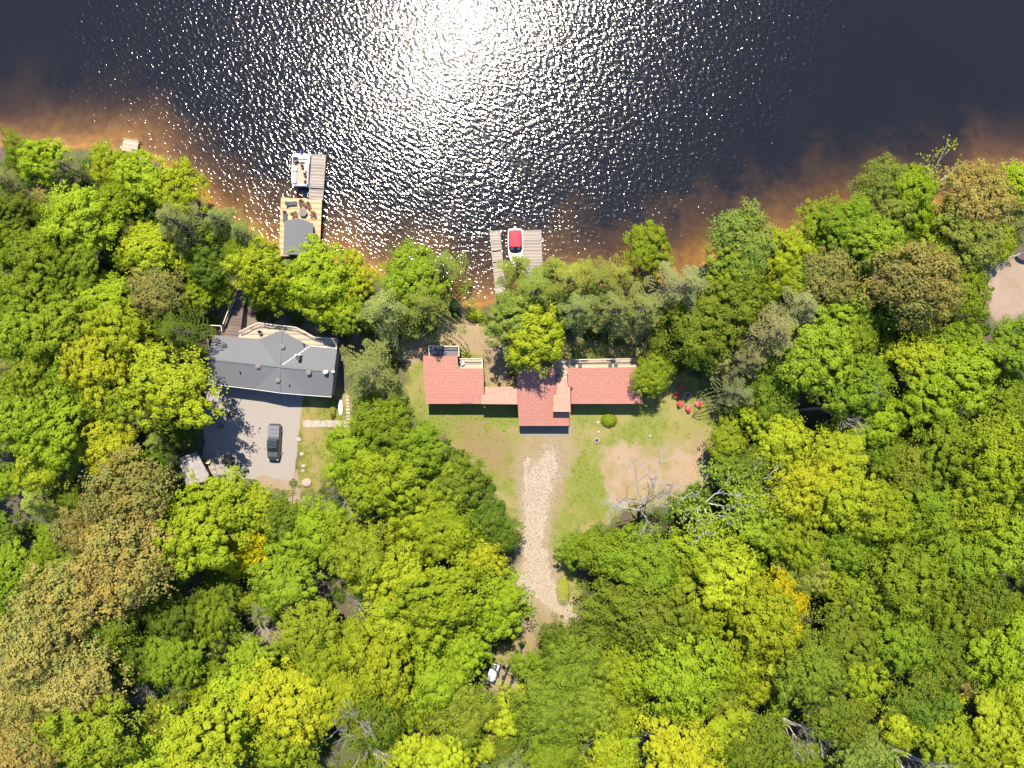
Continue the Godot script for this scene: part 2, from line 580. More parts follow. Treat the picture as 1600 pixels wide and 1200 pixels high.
func make_lake() -> void:
	# the surface: one sheet, its ripples a computed relief
	var f := FastNoiseLite.new()
	f.seed = 5
	f.noise_type = FastNoiseLite.TYPE_SIMPLEX_SMOOTH
	f.frequency = 0.05
	f.fractal_octaves = 3
	f.fractal_gain = 0.5
	f.domain_warp_enabled = true
	f.domain_warp_amplitude = 6.0
	f.domain_warp_frequency = 0.01
	var im := f.get_seamless_image(1050, 2048, false, false, 0.12, true)
	im.resize(2048, 2048, Image.INTERPOLATE_CUBIC)
	im.convert(Image.FORMAT_RGBA8)
	im.bump_map_to_normal_map(WAVE)
	var m := StandardMaterial3D.new()
	m.resource_name = "lake_water"
	m.transparency = BaseMaterial3D.TRANSPARENCY_ALPHA
	m.albedo_color = Color(Color(0.010, 0.010, 0.012).linear_to_srgb(), 0.12)
	m.roughness = 0.12
	m.metallic_specular = 0.37
	m.normal_enabled = true
	m.normal_texture = ImageTexture.create_from_image(im)
	var arr := []
	arr.resize(Mesh.ARRAY_MAX)
	var v := PackedVector3Array()
	var uv := PackedVector2Array()
	var n := PackedVector3Array()
	var idx := PackedInt32Array()
	var turn := deg_to_rad(38.0)
	for z in [-900.0, -150.0, -30.0]:
		for x in [-900.0, -150.0, 150.0, 900.0]:
			v.append(Vector3(x, LAKE_Y, z if z > -31.0 else z))
			n.append(Vector3.UP)
			uv.append(Vector2(x * cos(turn) + z * sin(turn), -x * sin(turn) + z * cos(turn)) / 64.0)
	# the near edge runs under the bank
	for k in range(8, 12):
		v[k].z = -8.0
		uv[k] = Vector2(v[k].x * cos(turn) + v[k].z * sin(turn), -v[k].x * sin(turn) + v[k].z * cos(turn)) / 64.0
	for b in 2:
		for a in 3:
			var k := b * 4 + a
			idx.append(k); idx.append(k + 1); idx.append(k + 5)
			idx.append(k); idx.append(k + 5); idx.append(k + 4)
	arr[Mesh.ARRAY_VERTEX] = v
	arr[Mesh.ARRAY_NORMAL] = n
	arr[Mesh.ARRAY_TEX_UV] = uv
	arr[Mesh.ARRAY_INDEX] = idx
	var mesh := ArrayMesh.new()
	mesh.add_surface_from_arrays(Mesh.PRIMITIVE_TRIANGLES, arr)
	setting("lake_surface", mesh, m)
	# the body of brown water under it
	var fog := FogVolume.new()
	fog.name = "lake_water"
	fog.shape = RenderingServer.FOG_VOLUME_SHAPE_BOX
	fog.size = Vector3(500, 6.0, 220)
	fog.position = Vector3(0, LAKE_Y - 0.01 - 3.0, -118)
	var fm := FogMaterial.new()
	fm.density = 0.5
	fm.albedo = Color(0.030, 0.026, 0.024).linear_to_srgb()
	fog.material = fm
	fog.set_meta("kind", "structure")
	add_child(fog)
const WAVE := 2.2
# ---------------------------------------------------------------- trees
# A tree is built about 12 m tall with a crown of 4 m radius, then scaled to its place.
func leaf(s: Shape, r: RandomNumberGenerator, at: Vector3, out: Vector3, size: float, slim: float, tint: Color, wild := 0.75) -> void:
	var cn := (out + Vector3(r.randf_range(-1, 1), r.randf_range(-0.6, 1), r.randf_range(-1, 1)) * wild).normalized()
	if cn.dot(out) < 0.0:
		cn = -cn
	var t := cn.cross(Vector3(r.randf_range(-1, 1), r.randf_range(-1, 1), r.randf_range(-1, 1)))
	if t.length_squared() < 1e-4:
		t = cn.cross(Vector3.RIGHT)
	t = t.normalized()
	var b := cn.cross(t)
	var k := s.v.size()
	var w := size * slim
	s.v.append(at - t * size * 0.5)
	s.v.append(at + b * w * 0.5 - cn * size * 0.1)
	s.v.append(at + t * size * 0.5)
	s.v.append(at - b * w * 0.5 - cn * size * 0.1)
	var nn := (cn * 0.62 + out * 0.38).normalized()
	for q in 4:
		s.n.append(nn)
		s.c.append(tint)
	# clockwise seen from cn
	s.i.append(k); s.i.append(k + 1); s.i.append(k + 2)
	s.i.append(k); s.i.append(k + 2); s.i.append(k + 3)

func tinted(r: RandomNumberGenerator, spread: float) -> Color:
	var q := 1.0 + r.randf_range(-spread, spread)
	var w := r.randf_range(-spread, spread) * 0.35
	return Color(clampf(q * (1.0 + w), 0.2, 1.8), q, clampf(q * (1.0 - w), 0.2, 1.8))

# style: dome height, bough count, clump count, leaves, leaf size, openness
func broad(seed_: int, dome: float, nb: int, nc: int, nl: int, leaf_size: float, airy: float) -> Array:
	var r := RandomNumberGenerator.new()
	r.seed = seed_
	var R := 4.0
	var s := Shape.new()
	var wood := Shape.new()
	var fork := Vector3(r.randf_range(-0.3, 0.3), 5.2, r.randf_range(-0.3, 0.3))
	wood.tube([Vector3(0, -0.4, 0), Vector3(0.05, 0.5, 0), fork * Vector3(0.6, 0.55, 0.6), fork], [0.34, 0.25, 0.2, 0.16], 7)
	var turn := r.randf() * TAU
	var lobe := Vector3(r.randf() * TAU, r.randf() * TAU, r.randf() * TAU)
	for b in nb:
		var f := (b + 0.35) / nb
		var ang := turn + b * 2.39996 + r.randf_range(-0.3, 0.3)
		var uneven := 1.0 + 0.13 * sin(2.0 * ang + lobe.x) + 0.1 * sin(3.0 * ang + lobe.y) + 0.08 * sin(5.0 * ang + lobe.z)
		var rad := sqrt(f) * R * 0.78 * r.randf_range(0.85, 1.12) * uneven
		var hgt := 7.0 + dome * R * sqrt(maxf(0.0, 1.0 - pow(minf(rad / (R * 1.05), 1.0), 2.0))) + r.randf_range(-0.9, 0.7)
		var bc := Vector3(cos(ang) * rad, hgt, sin(ang) * rad)
		var rb := R * r.randf_range(0.19, 0.40) * (1.0 + 0.2 * (1.0 - f))
		var mid := fork.lerp(bc, 0.55) + Vector3(0, -0.5, 0)
		wood.tube([fork, mid, bc], [0.12, 0.075, 0.03], 5, false)
		var hue := tinted(r, 0.10)
		if airy >= 0.3:
			var g := r.randf_range(-0.2, 0.12)
			hue = Color(hue.r * (1.0 + g), hue.g, hue.b)
		var away := Vector3(bc.x, R * 0.55, bc.z).normalized()
		for c in nc:
			if r.randf() < 0.2:
				continue
			var cy := 1.0 - 1.35 * (c + 0.5) / nc
			var cr := sqrt(maxf(0.0, 1.0 - cy * cy))
			var ca := c * 2.39996 + b
			var dir := Vector3(cos(ca) * cr, cy, sin(ca) * cr)
			var cc := bc + dir * Vector3(1, 0.72, 1) * rb * r.randf_range(0.7, 1.3)
			var rc := R * r.randf_range(0.07, 0.165)
			var tone := hue * tinted(r, 0.07)
			for l in int(nl * r.randf_range(0.6, 1.3)):
				var d := Vector3(r.randfn(), absf(r.randfn()) * 0.8 - 0.25, r.randfn()).normalized()
				var at := cc + d * Vector3(1, 0.6, 1) * rc * (r.randf_range(0.35, 1.05) + airy * absf(r.randfn()))
				var out := (d * 0.9 + dir * 0.55 + away * 0.15 + Vector3(0, 0.12, 0)).normalized()
				leaf(s, r, at, out, leaf_size * r.randf_range(0.7, 1.3), 0.72, tone * tinted(r, 0.12), 0.6)
	# stray sprays that break the outline
	for k in 16:
		var ang := r.randf() * TAU
		var rad := R * r.randf_range(0.8, 1.16)
		var cc := Vector3(cos(ang) * rad, 7.0 + dome * R * r.randf_range(-0.1, 0.5), sin(ang) * rad)
		wood.tube([fork, fork.lerp(cc, 0.6), cc], [0.05, 0.03, 0.012], 4, false)
		var tone := tinted(r, 0.14)
		for l in int(nl * r.randf_range(0.35, 0.8)):
			var d := Vector3(r.randfn(), absf(r.randfn()) * 0.5 - 0.1, r.randfn()) * R * 0.1
			leaf(s, r, cc + d, (d.normalized() * 0.5 + Vector3(0, 0.7, 0)).normalized(), leaf_size * r.randf_range(0.7, 1.2), 0.72, tone * tinted(r, 0.12))
	return [wood.done(), s.done()]

func pine(seed_: int, whorls: int, spread: float, droop: float) -> Array:
	var r := RandomNumberGenerator.new()
	r.seed = seed_
	var s := Shape.new()
	var wood := Shape.new()
	wood.tube([Vector3(0, -0.4, 0), Vector3(0, 0.6, 0), Vector3(0.05, 7, 0), Vector3(0, 13.2, 0)], [0.32, 0.25, 0.16, 0.03], 7)
	for k in whorls:
		var f := float(k) / (whorls - 1)
		var y0 := lerpf(4.6, 12.9, f)
		var reach := 4.0 * spread * pow(1.0 - f, 0.75) + 0.45
		var count := 5 if f < 0.8 else 4
		for j in count:
			if r.randf() < 0.1:
				continue
			var ang := TAU * j / count + k * 1.1 + r.randf_range(-0.35, 0.35)
			var len_ := reach * r.randf_range(0.7, 1.12)
			var dir := Vector3(cos(ang), 0, sin(ang))
			var side := Vector3(-dir.z, 0, dir.x)
			var tip := Vector3(0, y0, 0) + dir * len_ + Vector3(0, len_ * (0.18 - droop), 0)
			var mid := Vector3(0, y0 - 0.1, 0) + dir * len_ * 0.5
			wood.tube([Vector3(0, y0, 0), mid, tip], [0.06, 0.04, 0.012], 4, false)
			var hue := tinted(r, 0.10)
			var steps := maxi(4, int(len_ / 0.3))
			for q in range(1, steps + 1):
				var t := float(q) / steps
				if t < 0.22:
					continue
				var c0 := Vector3(0, y0, 0).lerp(mid, t * 2.0) if t < 0.5 else mid.lerp(tip, t * 2.0 - 1.0)
				var wide := len_ * 0.24 * sin(PI * clampf(t * 0.86 + 0.08, 0, 1)) * (1.15 - 0.3 * t)
				for u: float in [-1.0, -0.5, 0.0, 0.5, 1.0]:
					if absf(u) > 0.7 and r.randf() < 0.3:
						continue
					var c := c0 + side * wide * u + dir * absf(u) * wide * 0.6 + Vector3(0, r.randf_range(-0.05, 0.12), 0)
					var tone := hue * tinted(r, 0.10)
					for l in 10:
						var nd := (dir * 0.7 + side * u * 0.8 + Vector3(r.randf_range(-0.7, 0.7), r.randf_range(0.0, 0.85), r.randf_range(-0.7, 0.7))).normalized()
						var x := nd.cross(Vector3.UP).normalized()
						var up := x.cross(nd).normalized()
						var tw := (x * r.randf_range(0.5, 1.0) + up * r.randf_range(-0.6, 0.6)).normalized() * 0.042
						var cn := tw.cross(nd).normalized()
						if cn.y < 0.0:
							cn = -cn
							tw = -tw
						var ln := r.randf_range(0.22, 0.4)
						var b := s.v.size()
						var tt := tone * tinted(r, 0.1)
						s.v.append(c + tw); s.v.append(c + nd * ln); s.v.append(c - tw)
						var g := (s.v[b + 1] - s.v[b]).cross(s.v[b + 2] - s.v[b])
						var nn := (cn * 0.45 + Vector3.UP * 0.5 + dir * 0.25).normalized()
						for e in 3:
							s.n.append(nn); s.c.append(tt)
						s.i.append(b)
						if g.dot(nn) >= 0.0:
							s.i.append(b + 2); s.i.append(b + 1)
						else:
							s.i.append(b + 1); s.i.append(b + 2)
	return [wood.done(), s.done()]

func limb(w: Shape, r: RandomNumberGenerator, a: Vector3, dir: Vector3, len_: float, rad: float, depth: int, tips: Array) -> void:
	var mid := a + dir * len_ * 0.5 + Vector3(r.randf_range(-1, 1), r.randf_range(-1, 1), r.randf_range(-1, 1)) * len_ * 0.06
	var end := a + dir * len_ + Vector3(r.randf_range(-1, 1), r.randf_range(0, 1), r.randf_range(-1, 1)) * len_ * 0.08
	w.tube([a, mid, end], [rad, rad * 0.8, rad * 0.55], 5 if depth > 1 else 4, false)
	if depth == 0:
		tips.append(end)
		return
	for k in r.randi_range(2, 4) if depth > 1 else r.randi_range(3, 5):
		var at := mid.lerp(end, r.randf_range(0.0, 1.0))
		var nd := (dir + Vector3(r.randf_range(-1, 1), r.randf_range(-0.35, 0.6), r.randf_range(-1, 1)) * 0.72).normalized()
		limb(w, r, at, nd, len_ * r.randf_range(0.5, 0.75), rad * 0.5, depth - 1, tips)

func bare(seed_: int, lean: Vector3, leaves: int) -> Array:
	var r := RandomNumberGenerator.new()
	r.seed = seed_
	var w := Shape.new()
	var s := Shape.new()
	var tips := []
	var top := Vector3(lean.x * 2.0, 4.2, lean.z * 2.0)
	w.tube([Vector3(0, -0.4, 0), top * 0.5, top], [0.2, 0.17, 0.14], 6, false)
	for k in 5:
		var a := TAU * k / 5 + r.randf()
		limb(w, r, top * lerpf(0.7, 1.0, k / 4.0), (Vector3(cos(a) * 0.6, 0.9, sin(a) * 0.6) + lean * 1.3).normalized(), r.randf_range(2.6, 3.6), 0.09, 4 if leaves == 0 else 3, tips)
	for t in tips:
		for k in leaves:
			leaf(s, r, t + Vector3(r.randfn(), r.randfn(), r.randfn()) * 0.45, Vector3(r.randfn() * 0.4, 1, r.randfn() * 0.4).normalized(), 0.26, 0.7, tinted(r, 0.15))
	return [w.done(), s.done() if leaves else null]

var protos := {}
func make_protos() -> void:
	protos["m"] = []
	for k in 10:
		protos["m"].append(broad(100 + k, [0.62, 0.5, 0.75, 0.55, 0.68, 0.45, 0.8, 0.6, 0.4, 0.7][k], [15, 18, 13, 16, 22, 14, 26, 17, 20, 12][k], [15, 14, 16, 15, 12, 16, 10, 14, 12, 18][k], 92, [0.27, 0.24, 0.29, 0.26, 0.24, 0.28, 0.25, 0.27, 0.23, 0.3][k], [0.05, 0.12, 0.06, 0.2, 0.1, 0.04, 0.16, 0.24, 0.14, 0.08][k]))
	protos["o"] = []
	for k in 4:
		protos["o"].append(broad(200 + k, [0.5, 0.62, 0.45, 0.55][k], 24, 11, 64, 0.24, 0.3))
	protos["u"] = []
	for k in 2:
		protos["u"].append(broad(300 + k, 0.3, 26, 11, 70, 0.24, 0.14))
	protos["p"] = []
	for k in 4:
		protos["p"].append(pine(400 + k, [9, 10, 8, 9][k], [1.0, 0.9, 1.1, 0.95][k], [0.1, 0.2, 0.05, 0.15][k]))
	protos["d"] = []
	for k in 3:
		protos["d"].append(bare(500 + k, [Vector3(-0.15, 0, -0.5), Vector3(0.3, 0, -0.3), Vector3(0.35, 0, 0.35)][k], 0))
	protos["b"] = []
	for k in 2:
		protos["b"].append(bare(600 + k, [Vector3(0.1, 0, -0.35), Vector3(0.1, 0, -0.2)][k], 6))

# picture place of the crown's middle, crown radius in picture units, kind, leaf colour
const TREES := [
	[25, 240, 30, "m", "mid"], [70, 250, 32, "m", "lime"], [18, 285, 28, "p", "pine"], [108, 262, 30, "p", "pine"], [163, 252, 32, "m", "lime"], [222, 278, 36, "m", "lime"], [268, 290, 40, "m", "lime"], [72, 303, 24, "o", "bronze"], [120, 345, 50, "m", "lime"], [188, 322, 34, "m", "lime"], [278, 348, 44, "p", "pine"], [343, 343, 30, "p", "pine"], [377, 362, 26, "p", "pine"], [22, 335, 30, "m", "dark"], [28, 315, 20, "o", "bronze"], [62, 405, 44, "m", "mid"], [135, 415, 42, "m", "mid"], [42, 458, 44, "m", "mid"], [185, 385, 32, "o", "dark"], [228, 392, 40, "m", "yellow"], [282, 408, 26, "m", "yellow"], [240, 455, 40, "o", "bronze"], [305, 462, 26, "m", "lime"], [330, 420, 30, "m", "dark"], [165, 470, 40, "m", "lime"], [105, 480, 36, "m", "mid"],
	[412, 422, 42, "m", "lime"], [492, 426, 46, "m", "lime"], [500, 472, 40, "m", "yellow"], [552, 438, 34, "m", "yellow"], [440, 455, 32, "m", "lime"], [645, 430, 46, "m", "mid"], [693, 425, 40, "p", "pale"], [668, 480, 44, "p", "pale"], [606, 482, 42, "p", "pine"], [545, 490, 30, "m", "mid"], [578, 582, 52, "p", "pine"],
	[92, 520, 46, "m", "mid"], [38, 525, 46, "m", "mid"], [185, 515, 42, "m", "lime"], [236, 505, 32, "o", "olive"], [288, 520, 42, "p", "dark"], [150, 572, 46, "m", "yellow"], [205, 560, 36, "m", "lime"], [105, 600, 40, "o", "mid"], [258, 605, 60, "m", "lime"], [55, 585, 38, "m", "mid"], [170, 635, 42, "o", "mid"], [30, 655, 44, "m", "mid"], [92, 672, 54, "m", "lime"], [170, 700, 46, "m", "yellow"], [248, 690, 30, "p", "pale"], [276, 668, 26, "m", "dark"], [225, 745, 38, "m", "dark"], [60, 725, 42, "m", "lime"], [62, 780, 38, "p", "pale"], [195, 790, 66, "o", "bronze"], [256, 760, 20, "m", "mid"], [334, 792, 52, "m", "yellow"], [312, 838, 56, "m", "yellow"], [375, 862, 40, "o", "gold"], [400, 800, 40, "m", "lime"],
	[200, 882, 66, "o", "bronze"], [105, 935, 56, "o", "bronze"], [60, 1000, 60, "o", "bronze"], [112, 1062, 60, "o", "bronze"], [30, 1095, 42, "o", "bronze"], [40, 1172, 46, "o", "bronze"], [82, 890, 42, "m", "mid"], [20, 895, 42, "m", "mid"], [120, 840, 44, "o", "bronze"], [155, 990, 46, "o", "olive"], [270, 955, 40, "m", "dark"], [338, 962, 36, "m", "mid"], [268, 1027, 42, "m", "mid"], [200, 1030, 36, "m", "dark"], [148, 1140, 58, "m", "mid"], [322, 1152, 60, "m", "lime"], [368, 1092, 46, "m", "lime"], [255, 1120, 36, "o", "olive"], [390, 975, 22, "d", ""], [222, 1105, 22, "d", ""], [225, 1185, 40, "m", "lime"],
	[445, 808, 36, "o", "olive"], [490, 830, 44, "m", "lime"], [520, 792, 26, "d", ""], [440, 908, 46, "m", "mid"], [600, 668, 46, "m", "mid"], [556, 706, 46, "m", "lime"], [602, 752, 54, "m", "lime"], [652, 702, 42, "m", "mid"], [720, 756, 40, "m", "dark"], [690, 762, 44, "m", "mid"], [760, 812, 36, "m", "dark"], [778, 838, 32, "o", "dark"], [650, 802, 40, "m", "lime"], [693, 838, 46, "m", "lime"], [560, 870, 48, "m", "mid"], [620, 900, 46, "m", "lime"], [690, 932, 58, "m", "lime"], [620, 962, 46, "m", "lime"], [742, 872, 36, "m", "yellow"], [775, 945, 46, "m", "lime"], [682, 985, 48, "m", "lime"], [482, 985, 44, "m", "mid"], [545, 962, 28, "d", ""], [560, 1005, 40, "m", "mid"], [602, 1042, 54, "m", "yellow"], [682, 1060, 44, "m", "lime"], [722, 1012, 44, "m", "lime"], [450, 1100, 58, "m", "yellow"], [522, 1098, 48, "m", "yellow"], [432, 1165, 46, "m", "lime"], [582, 1122, 48, "o", "olive"], [650, 1095, 38, "m", "lime"], [722, 1115, 50, "o", "olive"], [640, 1172, 36, "m", "yellow"], [700, 1178, 40, "m", "yellow"], [790, 1112, 34, "m", "yellow"], [540, 1170, 40, "d", ""], [390, 1030, 34, "m", "mid"], [500, 1035, 42, "m", "lime"],
	[900, 862, 26, "m", "mid"], [955, 862, 42, "m", "mid"], [1002, 885, 50, "m", "mid"], [1060, 905, 40, "m", "mid"], [1108, 862, 48, "m", "yellow"], [1132, 905, 46, "m", "yellow"], [1185, 965, 52, "m", "yellow"], [1222, 945, 44, "m", "gold"], [1180, 1005, 42, "m", "yellow"], [955, 960, 50, "u", "dark"], [1015, 962, 58, "u", "olive"], [1090, 962, 36, "m", "lime"], [1065, 1055, 62, "u", "lime"], [1152, 1030, 46, "m", "lime"], [1185, 1065, 34, "m", "yellow"], [1132, 1092, 34, "o", "olive"], [1140, 1135, 40, "m", "yellow"], [980, 1052, 48, "u", "lime"], [880, 1005, 36, "u", "dark"], [905, 1050, 52, "u", "olive"], [838, 1050, 34, "m", "mid"], [862, 1105, 54, "u", "olive"], [920, 1105, 46, "u", "olive"], [972, 1122, 36, "m", "lime"], [862, 1172, 44, "o", "mid"], [1055, 1175, 56, "m", "yellow"], [955, 1175, 42, "o", "lime"], [1180, 1165, 46, "o", "olive"], [1022, 815, 46, "d", ""], [1110, 800, 40, "b", "mid"], [1085, 780, 26, "m", "dark"],
	[1200, 520, 52, "p", "greypine"], [1168, 565, 42, "p", "greypine"], [1150, 614, 36, "p", "greypine"], [1270, 562, 52, "m", "mid"], [1212, 612, 42, "o", "olive"], [1332, 525, 38, "m", "mid"], [1330, 602, 48, "m", "mid"], [1395, 545, 34, "m", "dark"], [1440, 565, 46, "m", "lime"], [1500, 590, 52, "m", "lime"], [1448, 625, 46, "m", "lime"], [1188, 652, 34, "m", "yellow"], [1230, 690, 42, "m", "yellow"], [1288, 645, 34, "d", ""], [1372, 662, 38, "m", "lime"], [1312, 715, 42, "m", "lime"], [1252, 762, 46, "m", "yellow"], [1312, 775, 48, "m", "lime"], [1392, 720, 36, "o", "mid"], [1480, 700, 48, "m", "mid"], [1562, 722, 58, "m", "lime"], [1540, 792, 56, "m", "lime"], [1430, 735, 42, "o", "olive"], [1372, 800, 46, "m", "lime"], [1455, 805, 48, "m", "mid"], [1578, 645, 42, "m", "mid"], [1582, 545, 42, "m", "mid"], [1135, 690, 30, "m", "mid"], [1150, 745, 36, "m", "dark"], [1185, 770, 34, "b", "mid"], [1195, 815, 44, "m", "mid"],
	[1242, 835, 44, "m", "lime"], [1332, 852, 40, "o", "mid"], [1395, 870, 28, "m", "yellow"], [1302, 902, 34, "m", "lime"], [1252, 892, 36, "o", "pale"], [1425, 902, 54, "m", "mid"], [1500, 872, 48, "m", "mid"], [1562, 852, 50, "m", "mid"], [1530, 935, 46, "o", "olive"], [1360, 935, 46, "m", "mid"], [1330, 1002, 48, "m", "olive"], [1348, 1055, 48, "m", "lime"], [1262, 1050, 50, "m", "olive"], [1312, 1122, 46, "o", "olive"], [1412, 1125, 38, "m", "yellow"], [1462, 1032, 48, "o", "olive"], [1500, 965, 46, "m", "mid"], [1562, 1010, 50, "m", "lime"], [1590, 1090, 46, "m", "yellow"], [1480, 1162, 50, "m", "lime"], [1545, 1132, 46, "m", "lime"], [1400, 1000, 44, "m", "mid"], [1440, 1090, 44, "o", "dark"], [1230, 1135, 30, "d", ""], [1245, 1085, 26, "d", ""], [1350, 1175, 40, "o", "pale"], [1585, 1180, 36, "m", "yellow"], [1405, 1175, 36, "d", ""], [1300, 930, 22, "d", ""], [1420, 640, 20, "d", ""], [1520, 1060, 34, "o", "bronze"],
	[1015, 392, 34, "m", "mid"], [838, 452, 46, "p", "pale"], [808, 420, 34, "p", "pale"], [866, 424, 30, "p", "pale"], [914, 430, 32, "p", "pale"], [968, 432, 32, "p", "pale"], [888, 440, 44, "p", "pale"], [940, 438, 44, "p", "pale"], [800, 500, 40, "m", "pale"], [840, 528, 46, "m", "lime"], [958, 482, 46, "p", "pine"], [898, 485, 44, "p", "pine"], [1005, 485, 46, "p", "pine"], [1062, 450, 50, "p", "greypine"], [1100, 500, 52, "m", "olive"], [1142, 470, 44, "m", "olive"], [1152, 420, 42, "m", "mid"], [1165, 375, 52, "o", "pale"], [1222, 395, 42, "m", "lime"], [1024, 584, 31, "o", "mid"], [1086, 540, 34, "m", "dark"], [1040, 530, 30, "m", "olive"],
	[1375, 285, 36, "o", "pale"], [1402, 322, 36, "m", "pale"], [1435, 302, 40, "m", "lime"], [1468, 284, 28, "b", "lime"], [1330, 355, 44, "m", "mid"], [1362, 385, 44, "m", "mid"], [1288, 358, 36, "m", "mid"], [1428, 442, 62, "o", "bronze"], [1540, 312, 50, "o", "bronze"], [1498, 335, 34, "m", "lime"], [1592, 290, 34, "m", "lime"], [1520, 372, 46, "m", "pale"], [1552, 375, 32, "m", "yellow"], [1505, 462, 40, "m", "mid"], [1322, 490, 46, "m", "mid"], [1390, 485, 38, "m", "dark"], [1290, 432, 42, "o", "bronze"], [1248, 435, 40, "m", "mid"], [1242, 482, 44, "p", "greypine"], [1445, 512, 30, "o", "pale"], [1470, 395, 36, "m", "lime"],
]
const MARKS := [["the grey house roof", 425, 570], ["the red roof's left wing", 705, 595], ["the red roof's right wing", 945, 600], ["the black pickup", 430, 690], ["the red garage roof", 850, 640], ["the gravel lane's bend", 870, 920], ["the fire pit", 1074, 618], ["the bare sand patch", 1040, 720], ["the pontoon boat", 473, 300], ["the red-canopied boat", 805, 385], ["the golden maple", 1222, 945], ["the yellow maple below the driveway", 330, 775], ["the big bronze oak", 195, 790], ["the steel boat trailer", 795, 1050], ["the white-limbed birch", 1110, 800], ["the bronze oak near the shore", 1428, 442], ["the bottom left corner", 60, 1170], ["the bottom right corner", 1560, 1170], ["the small lake jetty", 205, 228], ["the stony gap in the woods", 470, 960], ["the beached white boat", 1595, 405], ["the big lime maple at right", 1500, 590], ["the round lime maple at left", 258, 605]]
const ORD := ["nearest", "second", "third", "fourth", "fifth", "sixth", "seventh", "eighth", "ninth", "tenth", "eleventh", "twelfth", "thirteenth", "fourteenth", "fifteenth", "sixteenth"]
const WORDS := {"lime": "lime green", "mid": "mid green", "dark": "dark green", "yellow": "yellow-green", "gold": "golden orange", "bronze": "bronze brown", "olive": "olive green", "pine": "soft green", "greypine": "grey-green", "pale": "pale green", "": "leafless grey"}
const KIND := {"m": ["maple_tree", "maple"], "o": ["oak_tree", "oak"], "u": ["spreading_tree", "flat-topped tree"], "p": ["pine_tree", "pine"], "d": ["dead_tree", "dead tree"], "b": ["birch_tree", "birch"]}

